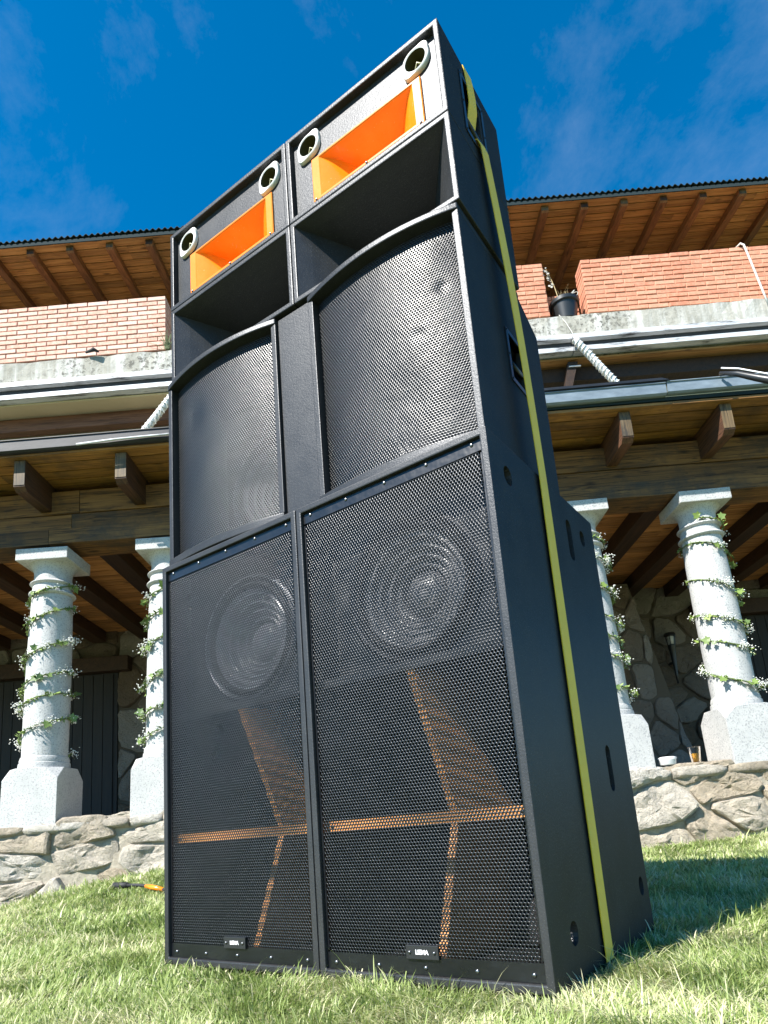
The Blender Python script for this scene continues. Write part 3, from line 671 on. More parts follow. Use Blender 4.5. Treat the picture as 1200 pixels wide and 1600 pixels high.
def stone_mesh(poly, joint, height, r, name='stone', rough=1.0):
    cx = sum(p[0] for p in poly) / len(poly); cz = sum(p[1] for p in poly) / len(poly)
    P = []
    for x, z in poly:
        d = math.hypot(x - cx, z - cz) or 1e-6; k = max(0.3, 1 - joint / d * 1.25); P.append((cx + (x - cx) * k, cz + (z - cz) * k))
    Q = []
    for i in range(len(P)):
        a, b = P[i], P[(i + 1) % len(P)]; Q += [(a[0] * .86 + b[0] * .14, a[1] * .86 + b[1] * .14), (a[0] * .14 + b[0] * .86, a[1] * .14 + b[1] * .86)]
    per = [math.dist(Q[i], Q[(i + 1) % len(Q)]) for i in range(len(Q))]; P = []
    for i in range(len(Q)):                                    # resample long edges
        k = max(1, round(per[i] / 0.045))
        for j in range(k): t = j / k; P.append((Q[i][0] + (Q[(i + 1) % len(Q)][0] - Q[i][0]) * t, Q[i][1] + (Q[(i + 1) % len(Q)][1] - Q[i][1]) * t))
    n = len(P); off = Vector((r.uniform(0, 50), r.uniform(0, 50), r.uniform(0, 50)))
    nz = lambda X, Z, f: mnoise.noise(Vector((X * f, Z * f, 0)) + off)
    P = [(x + nz(x, z, 14) * joint * 0.9, z + nz(z, x, 14) * joint * 0.9) for x, z in P]
    tilt = (r.uniform(-.3, .3), r.uniform(-.35, .2)); vs = []; fs = []
    rings = ((1.0, -0.35), (1.0, 0.30), (0.965, 0.72), (0.88, 0.92), (0.70, 1.0), (0.48, 1.02), (0.24, 1.04))
    for sc, hh in rings:
        for x, z in P:
            X = cx + (x - cx) * sc; Z = cz + (z - cz) * sc; d = height * hh
            if hh > 0.2: d += ((X - cx) * tilt[0] + (Z - cz) * tilt[1]) * 0.4 + rough * (0.018 * nz(X, Z, 7) + 0.012 * nz(X, Z, 19) * (1 if hh > .6 else .3)) + rough * 0.014 * (round(2.2 * nz(X, Z, 5)) if hh > .6 else 0)
            vs.append((X - cx, -d, Z - cz))
    vs.append((0, -height * 1.04 - rough * 0.018 * nz(cx, cz, 7) - rough * 0.014 * round(2.2 * nz(cx, cz, 5)), 0)); m_ = len(rings)
    for k in range(m_ - 1):
        for i in range(n): fs.append((k * n + i, k * n + (i + 1) % n, (k + 1) * n + (i + 1) % n, (k + 1) * n + i))
    for i in range(n): fs.append(((m_ - 1) * n + i, (m_ - 1) * n + (i + 1) % n, m_ * n))
    m = bpy.data.meshes.new(name); m.from_pydata(vs, [], fs); m.update()
    bm = bmesh.new(); bm.from_mesh(m); bmesh.ops.recalc_face_normals(bm, faces=bm.faces)
    for f in bm.faces: f.smooth = True
    for e in bm.edges: e.smooth = not (len(e.link_faces) == 2 and e.calc_face_angle(0) > math.radians(20))
    bm.to_mesh(m); bm.free(); return m, cx, cz

# low stone wall with the terrace behind
def low_wall():
    root, o = bthing('stone_wall', 0, 5.0, 0, 'low rubble stone wall along the lawn carrying the white columns', 'wall')
    part('wall_core', MB().add([(-6.5, 5.035, -0.3), (6.5, 5.035, -0.3), (6.5, 5.5, -0.3), (-6.5, 5.5, -0.3), (-6.5, 5.035, 0.535), (6.5, 5.035, 0.615), (6.5, 5.5, 0.615), (-6.5, 5.5, 0.535)],
         [(0, 3, 2, 1), (4, 5, 6, 7), (0, 1, 5, 4), (1, 2, 6, 5), (2, 3, 7, 6), (3, 0, 4, 7)]), 'mortar', root, org=o)
    r = random.Random(5)
    for (a, b, sd) in ((-4.6, -0.9, 11), (-0.9, 1.3, 12), (1.3, 4.6, 17)):
        for poly in vor_cells(a, b, -0.12, 0.575, 0.40, 0.25, 0.44, sd):
            m, x, z = stone_mesh(poly, 0.009, 0.030 + r.uniform(0, 0.035), r); s = link('stone', m, 'stone', root); s.location = (x - o[0], 5.045 - o[1], z + 0.02 + 0.006 * x - o[2])
    # cap stones along the top edge
    x = -4.6
    while x < 4.6:
        L_ = r.uniform(0.22, 0.5); h = r.uniform(0.035, 0.06); mb = MB(); n = 7; zt = 0.575 + 0.0062 * x
        vs = []
        for i in range(n):
            t = i / (n - 1); e = 0.55 + 0.45 * math.sin(math.pi * t) ** 0.5
            for (ww, zz) in ((5.44, -0.05), (5.02, -0.05), (4.99 + r.uniform(-.012, .012), -0.03 * e), (4.995, h * 0.5 * e), (5.03, h * e * r.uniform(.8, 1.0)), (5.25, h * 0.9 * e), (5.44, h * 0.8 * e)): vs.append((x + 0.006 + (L_ - 0.012) * t, ww, zt - 0.045 + zz))
        fs = [(i * 7 + k, (i + 1) * 7 + k, (i + 1) * 7 + (k + 1) % 7, i * 7 + (k + 1) % 7) for i in range(n - 1) for k in range(7)] + [tuple(range(7)), tuple(range((n - 1) * 7, n * 7))[::-1]]
        part('cap_stone', mb.add(vs, fs), 'stone', root, org=o, smooth=True); x += L_
low_wall()
tf = part('terrace_floor', MB().box((-6.5, 5.45, 0.3), (6.5, 8.6, 0.55)), 'terrace', None, org=(0, 5.45, 0.0)); tf.location = B(0, 5.45, 0); tf.rotation_euler = (0, 0, YAW); tf['kind'] = 'structure'; tf['label'] = 'shaded terrace floor behind the low stone wall'

# columns
def make_column():
    root = thing('stone_column', (0, 0, 0), YAW, '', 'column', 'white granite porch columns')
    h = 0.21
    # pedestal: square block whose top corners are cut off
    zt = 0.41; ch = 0.10; mb = MB()
    lo = [(-h, -h), (h, -h), (h, h), (-h, h)]
    oc = [(-h + ch, -h), (h - ch, -h), (h, -h + ch), (h, h - ch), (h - ch, h), (-h + ch, h), (-h, h - ch), (-h, -h + ch)]
    vs = [(x, y, -0.03) for x, y in lo] + [(x, y, zt - 0.09) for x, y in lo] + [(x, y, zt) for x, y in oc]
    fs = [(3, 2, 1, 0)] + [(i, (i + 1) % 4, 4 + (i + 1) % 4, 4 + i) for i in range(4)] + [tuple(range(8, 16))]
    for i in range(4): fs.append((4 + i, 4 + (i + 1) % 4, 8 + 2 * i + 1, 8 + 2 * i))
    fs += [(4, 8, 15), (5, 10, 9), (6, 12, 11), (7, 14, 13)]
    part('pedestal', mb.add(vs, fs), 'granite', root, bevel=0.004)
    cz = lambda x, y, z: (x, y, z)
    s = part('base_ring', MB().lathe([(0.185, 0.4105), (0.187, 0.43), (0.185, 0.452), (0.178, 0.456), (0.180, 0.475), (0.172, 0.50), (0.163, 0.505)], 40), 'granite', root); smooth_angle(s)
    pr = [(0.166, 0.503), (0.168, 0.9), (0.165, 1.3), (0.158, 1.65), (0.153, 1.815)]
    part('shaft', MB().lathe(pr, 48), 'granite', root, smooth=False); smooth_angle(root.children[-1])
    pr = [(0.155, 1.8155)] + [(0.160 + 0.018 * math.sin(math.pi * k / 8), 1.817 + 0.035 * k / 8) for k in range(9)] + [(0.152, 1.86), (0.150, 1.905)] + [(0.153 + 0.020 * math.sin(math.pi * k / 8), 1.907 + 0.03 * k / 8) for k in range(9)] + [(0.146, 1.945)]
    s = part('neck_ring', MB().lathe(pr, 48), 'granite', root); smooth_angle(s)
    pr = [(0.146, 1.946), (0.142, 1.99), (0.148, 2.035), (0.165, 2.065), (0.188, 2.082)]
    s = part('echinus', MB().lathe(pr, 48), 'granite', root); smooth_angle(s)
    part('abacus', MB().box((-0.21, -0.21, 2.0825), (0.21, 0.21, 2.18)), 'granite', root, bevel=0.006)
    return root
col0 = make_column()
COLS = [(-2.715, 'white granite column at far left, wound with ivy and white flowers'), (-1.745, 'white granite column half hidden by the left edge of the speaker stack'),
        (1.735, 'white granite column half hidden by the right edge of the speaker stack'), (2.735, 'white granite column at far right, wound with ivy and white flowers')]
CW = 5.21; PZ = {}
for i, (u, lab) in enumerate(COLS):
    c = col0 if i == 0 else copy_tree(col0); z = 0.572 + 0.008 * u; PZ[i] = z
    c.location = B(u, CW, z); c['label'] = lab; c.rotation_euler = (0, math.radians(-0.9 * np.sign(u)), YAW)

# garlands
def leaf_mesh():
    pts = [(0, 0), (0.34, 0.12), (0.52, -0.02), (0.42, 0.36), (0.60, 0.62), (0.30, 0.62), (0, 1.05), (-0.30, 0.62), (-0.60, 0.62), (-0.42, 0.36), (-0.52, -0.02), (-0.34, 0.12)]
    vs = [(x, y, 0.10 * abs(x) - 0.12 * y * y) for x, y in pts] + [(0, 0.42, -0.06)]
    fs = [(i, (i + 1) % 12, 12) for i in range(12)]
    m = bpy.data.meshes.new('leaf'); m.from_pydata(vs, [], fs); m.materials.append(MAT['leaf']); m.polygons.foreach_set('use_smooth', [True] * 12); return m
LEAF = leaf_mesh()
def garland(ci, turns, ph, sgn, seed, leaves, lab):
    u, _ = COLS[ci]; z0 = PZ[ci]; r = random.Random(seed)
    root = thing('vine_garland', B(u, CW, z0 + 0.5), YAW, lab, 'garland', 'flower garlands wound round the columns'); root.rotation_euler = (0, math.radians(-0.9 * np.sign(u)), YAW)
    def P(t, off=0.012):
        z = 0.02 + 1.42 * t + 0.030 * math.sin(t * 37 + seed) + 0.045 * math.sin(t * 9.3 + 2.1 * seed) * min(1, 6 * t) * min(1, 6 * (1 - t)); zz = z + 0.5
        rad = np.interp(zz, [0.5, 0.9, 1.3, 1.65, 1.8, 1.84, 1.88, 1.92, 1.95], [0.172, 0.168, 0.165, 0.158, 0.154, 0.178, 0.153, 0.173, 0.15]) + off
        an = ph + sgn * 2 * math.pi * turns * t; return Vector((rad * math.cos(an), rad * math.sin(an), z)), an
    n = int(46 * turns); pts = [P(k / n, 0.010 + 0.004 * math.sin(k * 1.7))[0] for k in range(n + 1)]
    part('stem', MB().tube(pts, 0.0055, 5), 'stem', root)
    def put_leaf(t, sc):
        p, an = P(t, 0.016 + r.uniform(0, 0.02)); o = link('leaf', LEAF, None, root)
        out = Vector((math.cos(an), math.sin(an), 0)); tan = Vector((-math.sin(an), math.cos(an), 0)) * r.choice((1, -1))
        y = (tan * r.uniform(.2, 1) + Vector((0, 0, r.uniform(-.9, .5))) + out * r.uniform(.1, .7)).normalized(); zv = (out + Vector((r.uniform(-.6, .6), r.uniform(-.6, .6), r.uniform(0, .7)))); zv = (zv - y * zv.dot(y)).normalized(); x = y.cross(zv)
        mt = Matrix((x, y, zv)).transposed().to_4x4(); mt.translation = p; o.matrix_basis = mt @ Matrix.Scale(sc, 4); return o
    clump = [r.random() for _ in range(int(turns * 3.2))]
    for k in range(leaves): put_leaf(min(1, max(0, r.choice(clump) + r.gauss(0, .02))) if r.random() < .5 else r.random(), r.uniform(0.028, 0.072))
    # tiny filler leaves and white blossoms, far too small to count
    fm = MB(); lm = MB(); V8 = [(1, 0, 0), (-1, 0, 0), (0, 1, 0), (0, -1, 0), (0, 0, 1), (0, 0, -1)]; F8 = [(0, 2, 4), (2, 1, 4), (1, 3, 4), (3, 0, 4), (2, 0, 5), (1, 2, 5), (3, 1, 5), (0, 3, 5)]
    for c in range(int(turns * 15)):
        t = clump[r.randrange(len(clump))] + r.gauss(0, 0.012) if r.random() < 0.75 else r.random(); t = min(1, max(0, t)); p, an = P(t, 0.02)
        for k in range(r.randint(6, 30)):
            s = r.uniform(0.0035, 0.0085); q = p + Vector((r.gauss(0, .02), r.gauss(0, .02), r.gauss(0.004, .018))); out = Vector((math.cos(an), math.sin(an), 0)); q += out * abs(r.gauss(0, .014))
            fm.add([(q.x + a * s, q.y + b * s, q.z + c_ * s * .8) for a, b, c_ in V8], F8)
    for k in range(int(turns * 130)):
        p, an = P(r.random(), 0.012); s = r.uniform(0.009, 0.021); d = Vector((r.uniform(-1, 1), r.uniform(-1, 1), r.uniform(-1, .6))).normalized(); e = d.orthogonal() * 0.4
        lm.add([p, p + (d + e) * s, p + d * 2 * s, p + (d - e) * s], [(0, 1, 2, 3)])
    f = part('blossoms', fm, 'petal', root); f['kind'] = 'stuff'; f2 = part('small_leaves', lm, 'leaf', root, recalc=False); f2['kind'] = 'stuff'
garland(0, 6.2, 0.3, 1, 3, 62, 'ivy and white blossom garland spiralling up the far left column')
garland(1, 6.0, 2.3, 1, 4, 70, 'ivy garland with big green leaves on the column beside the stack, left')
garland(2, 6.5, 1.0, -1, 6, 64, 'ivy and blossom garland on the column peeping out right of the stack')
garland(3, 5.4, 0.5, -1, 9, 66, 'ivy and white blossom garland ringing the far right column')

# ------------------------------------------------------------------ porch roof
UL, UR = -9.0, 6.2
def split(r, a=UL, b=UR):
    x = a; out = []
    while x < b - 0.2:
        L_ = r.uniform(2.4, 4.2); e = min(b, x + L_)
        if b - e < 0.8: e = b
        out.append((x, e)); x = e
    return out
def porch():
    root, o = bthing('porch_roof', 0, 5.2, 2.77, 'low timber porch roof with plank soffit, big rafters and beam resting on the columns', 'porch roof')
    r = random.Random(21)
    # beam of three stacked timbers
    for (z0, z1, w0, w1) in ((2.785, 2.915, 5.065, 5.37), (2.919, 3.045, 5.08, 5.355), (3.049, 3.25, 5.07, 5.36)):
        for a, b in split(r): 
            n = 14; vs = []
            for i in range(n + 1):
                x = a + 0.002 + (b - a - 0.004) * i / n; j = lambda: r.uniform(-.004, .004)
                vs += [(x, w0 + j(), z0 + j() * .3), (x, w1, z0 + j() * .3), (x, w1, z1 - 0.001), (x, w0 + j(), z1 - 0.001)]
            fs = [(4 * i + k, 4 * i + (k + 1) % 4, 4 * i + 4 + (k + 1) % 4, 4 * i + 4 + k) for i in range(n) for k in range(4)] + [(3, 2, 1, 0), (4 * n, 4 * n + 1, 4 * n + 2, 4 * n + 3)]
            part('beam_timber', MB().add(vs, fs), 'beam', root, org=o, bevel=0.0)
    # outer soffit planks
    zs = lambda w: 3.312 + 0.0 * (w - 4.55)
    w = 4.61
    while w < 5.40:
        for a, b in split(r): part('soffit_plank', MB().add([(a + .001, w, zs(w)), (b - .001, w, zs(w)), (b - .001, w + .116, zs(w + .116)), (a + .001, w + .116, zs(w + .116)), (a + .001, w, zs(w) + .022), (b - .001, w, zs(w) + .022), (b - .001, w + .116, zs(w + .116) + .022), (a + .001, w + .116, zs(w + .116) + .022)], [(0, 3, 2, 1), (4, 5, 6, 7), (0, 1, 5, 4), (1, 2, 6, 5), (2, 3, 7, 6), (3, 0, 4, 7)]), 'porchplank', root, org=o)
        w += 0.128
    # rafters
    k = -4
    u = 2.02 - 0.785 * 14
    while u < UR - .1:
        if u > UL:
            pl = [(4.66, 3.09), (4.66, 3.310), (5.36, 3.310), (5.36, 3.254), (5.072, 3.254), (5.072, 3.075), (4.70, 3.06)]
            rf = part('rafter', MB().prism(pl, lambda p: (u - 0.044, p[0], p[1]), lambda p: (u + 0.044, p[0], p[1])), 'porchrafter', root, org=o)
            part('rafter_end', MB().prism([(4.655, 3.10), (4.6595, 3.10), (4.6595, 3.306), (4.655, 3.306)], lambda p: (u - 0.042, p[0], p[1]), lambda p: (u + 0.042, p[0], p[1])), 'endwood', rf, org=o)
        u += 0.785
    # inner ceiling
    w = 5.365
    while w < 8.3:
        z = 3.055
        for a, b in split(r): part('ceiling_plank', MB().box((a + .001, w, z), (b - .001, w + .127, z + .02)), 'plank', root, org=o)
        w += 0.138
    u = 2.55 - 0.62 * 18
    while u < UR:
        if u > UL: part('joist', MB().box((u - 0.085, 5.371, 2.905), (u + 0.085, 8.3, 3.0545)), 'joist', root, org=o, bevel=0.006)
        u += 0.62
    # sheet roof on top
    part('roof_sheet', MB().add([(UL, 4.607, 3.345), (UR, 4.607, 3.345), (UR, 7.44, 3.62), (UL, 7.44, 3.62), (UL, 4.607, 3.375), (UR, 4.607, 3.375), (UR, 7.44, 3.65), (UL, 7.44, 3.65)], [(0, 3, 2, 1), (4, 5, 6, 7), (0, 1, 5, 4), (1, 2, 6, 5), (2, 3, 7, 6), (3, 0, 4, 7)]), 'sheet', root, org=o)
    # gutters
    def gut(a, b, mat, za, zb, wob):
        n = 24; vs = []; rr = random.Random(3); prof = [(4.605, 0.0), (4.575, 0.0), (4.56, 0.012), (4.558, 0.088), (4.550, 0.092), (4.550, 0.098), (4.566, 0.098), (4.57, 0.012), (4.60, 0.01)]
        for i in range(n + 1):
            t = i / n; x = a + (b - a) * t; z = za + (zb - za) * t; jw = rr.uniform(-wob, wob)
            for (w_, zz) in prof: vs.append((x, w_ + jw, z + zz + jw * .5))
        m = len(prof); fs = [(i * m + k, i * m + (k + 1) % m, (i + 1) * m + (k + 1) % m, (i + 1) * m + k) for i in range(n) for k in range(m)]
        part('gutter', MB().add(vs, fs), mat, root, org=o)
    gut(UL, -0.6, 'blackgutter', 3.310, 3.333, 0.003); gut(-0.59, 2.33, 'zinc', 3.348, 3.370, 0.002); gut(2.34, UR, 'zinc', 3.378, 3.400, 0.002)
    part('gutter_pipe', MB().tube([(-2.2, 4.548, 3.338), (-1.9, 4.544, 3.353), (-1.5, 4.544, 3.36), (-0.7, 4.544, 3.368)], 0.009, 8), 'steel', root, org=o, smooth=True)
    part('gutter_lip', MB().prism([(0.9, 3.466), (2.36, 3.48), (2.30, 3.50), (0.9, 3.486)], lambda p: (p[0], 4.54, p[1]), lambda p: (p[0], 4.63, p[1] + .01)), 'blackgutter', root, org=o)
porch()

# ------------------------------------------------------------------ house wall behind the porch
def house_wall():
    root, o = bthing('house_wall', 0, 8.35, 0.55, 'shaded rubble stone house wall with dark doors deep under the porch', 'wall')
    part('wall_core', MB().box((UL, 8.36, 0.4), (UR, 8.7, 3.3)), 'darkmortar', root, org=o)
    r = random.Random(8)
    doors = [(-5.15, -3.42, 2.52, 'L'), (4.15, 5.45, 2.6, 'R')]
    def inside(x, z): return any(a - 0.04 < x < b + 0.04 and z < h for a, b, h, _ in doors)
    for (a, b, sd) in ((-3.42, -1.2, 31), (-1.2, 1.4, 32), (1.4, 4.15, 33)):
        for poly in vor_cells(a, b, 0.50, 3.1, 0.50, 0.38, 0.42, sd):
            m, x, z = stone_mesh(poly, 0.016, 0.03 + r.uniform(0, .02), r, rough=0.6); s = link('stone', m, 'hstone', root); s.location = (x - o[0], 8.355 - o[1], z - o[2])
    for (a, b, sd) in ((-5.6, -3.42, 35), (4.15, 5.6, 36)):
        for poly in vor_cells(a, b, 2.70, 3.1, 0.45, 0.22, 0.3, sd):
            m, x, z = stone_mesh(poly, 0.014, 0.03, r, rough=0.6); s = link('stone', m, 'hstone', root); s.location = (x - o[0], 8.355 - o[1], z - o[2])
    for a, b, h, _ in doors:
        part('lintel', MB().box((a - 0.15, 8.20, h - 0.02), (b + 0.18, 8.358, h + 0.17)), 'joist', root, org=o, bevel=0.01)
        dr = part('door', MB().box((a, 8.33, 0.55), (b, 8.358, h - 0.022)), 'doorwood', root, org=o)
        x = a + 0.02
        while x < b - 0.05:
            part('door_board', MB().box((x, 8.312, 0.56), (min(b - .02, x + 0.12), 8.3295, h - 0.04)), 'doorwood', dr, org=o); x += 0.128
house_wall()
def pilaster():
    root, o = bthing('stone_pier', 3.15, 7.4, 0.55, 'slanting-edged rubble pier in shade just right of the half hidden column', 'pier')
    part('pier_core', MB().add([(2.50, 7.62, 0.4), (3.50, 7.62, 0.4), (3.50, 8.3, 0.4), (2.50, 8.3, 0.4), (2.50, 7.62, 2.9), (2.98, 7.62, 2.9), (2.98, 8.3, 2.9), (2.50, 8.3, 2.9)], [(0, 3, 2, 1), (4, 5, 6, 7), (0, 1, 5, 4), (1, 2, 6, 5), (2, 3, 7, 6), (3, 0, 4, 7)]), 'darkmortar', root, org=o)
    r = random.Random(4)
    for poly in vor_cells(2.50, 3.46, 0.5, 2.88, 0.30, 0.34, 0.34, 41):
        cx = sum(p[0] for p in poly) / len(poly); cz = sum(p[1] for p in poly) / len(poly)
        lim = 3.50 - 0.52 * (cz - 0.4) / 2.5
        poly = [(min(x, 3.50 - 0.52 * (z - 0.4) / 2.5), z) for x, z in poly]
        if cx > lim or max(p[0] for p in poly) - min(p[0] for p in poly) < 0.08: continue
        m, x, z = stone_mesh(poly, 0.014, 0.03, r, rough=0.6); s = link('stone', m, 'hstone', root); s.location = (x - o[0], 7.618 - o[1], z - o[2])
pilaster()
def torch():
    root, o = bthing('wall_torch', 3.62, 8.2, 1.75, 'black tapered torch lamp with pale glass on the shaded stone wall', 'wall lamp')
    u, w = 3.62, 8.17; f = lambda a, b, h: (u + a, w + b, h)
    part('torch_body', MB().lathe([(0.012, 1.74), (0.018, 1.85), (0.03, 2.05), (0.045, 2.22), (0.052, 2.235), (0.02, 2.236)], 14, f), 'black_plastic', root, org=o, smooth=True)
    part('glass', MB().lathe([(0.034, 2.237), (0.046, 2.34), (0.04, 2.345)], 14, f), 'lampglass', root, org=o, smooth=True)
    for k in range(6):
        an = k * math.pi / 3; part('cage_bar', MB().tube([(u + .046 * math.cos(an), w + .046 * math.sin(an), 2.236), (u + .062 * math.cos(an), w + .062 * math.sin(an), 2.352)], 0.005, 5), 'black_plastic', root, org=o)
    part('crown', MB().lathe([(0.064, 2.352), (0.075, 2.36), (0.06, 2.39), (0.03, 2.40)], 14, f), 'black_plastic', root, org=o)
    part('bracket', MB().box((u - .01, w, 2.0), (u + .01, 8.33, 2.03)), 'black_plastic', root, org=o)
torch()

# ------------------------------------------------------------------ balcony storey
def balcony():
    root, o = bthing('balcony', 0, 7.0, 5.58, 'concrete balcony with stained slab edge, white steel channel and beige wall below', 'balcony')
    n = 90; vs = []; r = random.Random(2)
    for i in range(n + 1):
        x = -6.2 + 12.4 * i / n; zb = 5.818 + 0.0065 * (x + 3); j = r.uniform(-.01, .01)
        for (w, z) in ((8.9, zb), (7.0 + j, zb + r.uniform(-.004, .012)), (6.995 + j * .6, zb + .14), (7.0 + r.uniform(-.012, .006), zb + .30 + r.uniform(-.014, .006)), (7.06, zb + .322), (8.9, zb + .322)): vs.append((x, w, z))
    fs = [(i * 6 + k, (i + 1) * 6 + k, (i + 1) * 6 + (k + 1) % 6, i * 6 + (k + 1) % 6) for i in range(n) for k in range(6)] + [tuple(range(6)), tuple(range(n * 6, n * 6 + 6))[::-1]]
    part('slab', MB().add(vs, fs), 'concrete', root, org=o)
    def lin(u): return 0.0065 * (u + 3)
    for a, b in ((-6.2, -1.0), (-0.99, 2.55), (2.56, 6.2)):
        def bar(nm, w0, w1, z0, z1, mt):
            part(nm, MB().add([(a, w0, z0 + lin(a)), (b, w0, z0 + lin(b)), (b, w1, z0 + lin(b)), (a, w1, z0 + lin(a)), (a, w0, z1 + lin(a)), (b, w0, z1 + lin(b)), (b, w1, z1 + lin(b)), (a, w1, z1 + lin(a))], [(0, 3, 2, 1), (4, 5, 6, 7), (0, 1, 5, 4), (1, 2, 6, 5), (2, 3, 7, 6), (3, 0, 4, 7)]), mt, root, org=o)
        bar('channel_flange', 6.93, 7.05, 5.745, 5.806, 'steel'); bar('channel_web', 7.0, 7.05, 5.648, 5.744, 'shaded_steel'); bar('channel_flange', 6.945, 7.05, 5.588, 5.647, 'steel')
    part('soffit', MB().box((-6.2, 7.051, 5.56), (1.5, 7.5, 5.582)), 'beige', root, org=o)
    w = 7.051
    while w < 7.48: part('soffit_plank', MB().box((1.503, w, 5.585), (6.2, w + .136, 5.606)), 'plank', root, org=o); w += 0.142
    part('under_beam', MB().box((-6.2, 7.30, 5.385), (1.5, 7.42, 5.559)), 'brownbeam', root, org=o)
    part('under_beam', MB().box((1.503, 7.20, 5.40), (6.2, 7.42, 5.584)), 'joist', root, org=o)
    part('plaster_wall', MB().box((-6.2, 7.45, 3.3), (6.2, 7.7, 5.558)), 'beige', root, org=o)
    # wooden back wall of the balcony
    z = 6.15
    while z < 8.4: part('cladding_board', MB().box((-6.2, 8.55, z), (6.2, 8.58, z + .176)), 'brownbeam', root, org=o); z += 0.18
    part('drain_spout', MB().tube([(-3.28, 6.96, 6.15), (-3.17, 6.93, 6.16), (-3.12, 6.96, 6.145)], [0.012, 0.026, 0.01], 8), 'rubber', root, org=o, smooth=True)
balcony()
def parapet(u0, u1, z0, w0, depth, courses, bmat, mmat, lab, lin=0.0, bl=0.236, hh=0.0525, pitch=0.0645, rough=0.002, end_left=False, end_right=False):
    root, o = bthing('brick_parapet', (u0 + u1) / 2, w0, z0, lab, 'parapet', 'brick parapets on the balcony')
    r = random.Random(int(u0 * 100) + 3); H = courses * pitch
    zf = lambda u: z0 + lin * (u - u0)
    m = MB().add([(u0 + .004, w0 + .008, zf(u0) + .001), (u1 - .004, w0 + .008, zf(u1) + .001), (u1 - .004, w0 + depth - .008, zf(u1) + .001), (u0 + .004, w0 + depth - .008, zf(u0) + .001), (u0 + .004, w0 + .008, zf(u0) + H - .008), (u1 - .004, w0 + .008, zf(u1) + H - .008), (u1 - .004, w0 + depth - .008, zf(u1) + H - .008), (u0 + .004, w0 + depth - .008, zf(u0) + H - .008)], [(0, 3, 2, 1), (4, 5, 6, 7), (0, 1, 5, 4), (1, 2, 6, 5), (2, 3, 7, 6), (3, 0, 4, 7)])
    part('mortar_core', m, mmat, root, org=o)
    cache = {}
    def bm_(L_, d):
        k = (round(L_, 3), round(d, 3))
        if k not in cache:
            me = MB().box((0, 0, 0), (L_, d, hh)).mesh('brick'); me.materials.append(MAT[bmat])
            bm = bmesh.new(); bm.from_mesh(me); bmesh.ops.bevel(bm, geom=list(bm.edges), offset=0.0035, segments=1, affect='EDGES'); bm.to_mesh(me); bm.free(); cache[k] = me
        return cache[k]
    for c in range(courses):
        off = (0.5 if c % 2 else 0.0) * (bl + .012); x = u0 - off
        while x < u1 - 0.02:
            a, b = max(x, u0), min(x + bl, u1)
            if b - a > 0.03:
                d = depth if c == courses - 1 or end_left and a == u0 or end_right and b == u1 else 0.1
                o2 = link('brick', bm_(b - a, d), None, root); o2.location = (a - o[0] + r.uniform(-rough, rough), w0 - o[1] + r.uniform(-rough, rough) * 1.5, zf(a) + c * pitch + 0.006 - o[2] + r.uniform(-.001, .001)); o2.rotation_euler = (0, -math.atan(lin), r.uniform(-.006, .006))
            x += bl + 0.012
    return root
parapet(-5.9, -2.335, 6.138, 7.03, 0.25, 12, 'brickpink', 'mortar_pink', 'pale pink brick parapet on the balcony, left of the speaker stack', lin=0.0065, end_right=True)
parapet(1.25, 2.365, 6.185, 7.03, 0.25, 12, 'brickorange', 'mortar_orange', 'short orange brick pier between the speaker stack and the flower pot', lin=0.0065, end_right=True, rough=0.003)
parapet(2.84, 6.0, 6.192, 7.03, 0.25, 12, 'brickorange', 'mortar_orange', 'long orange brick parapet right of the flower pot', lin=0.0, end_left=True, rough=0.003)
parapet(2.385, 2.83, 6.19, 7.30, 0.12, 8, 'brickorange', 'mortar_orange', 'low set-back brick infill behind the black flower pot', lin=0.0, rough=0.003)

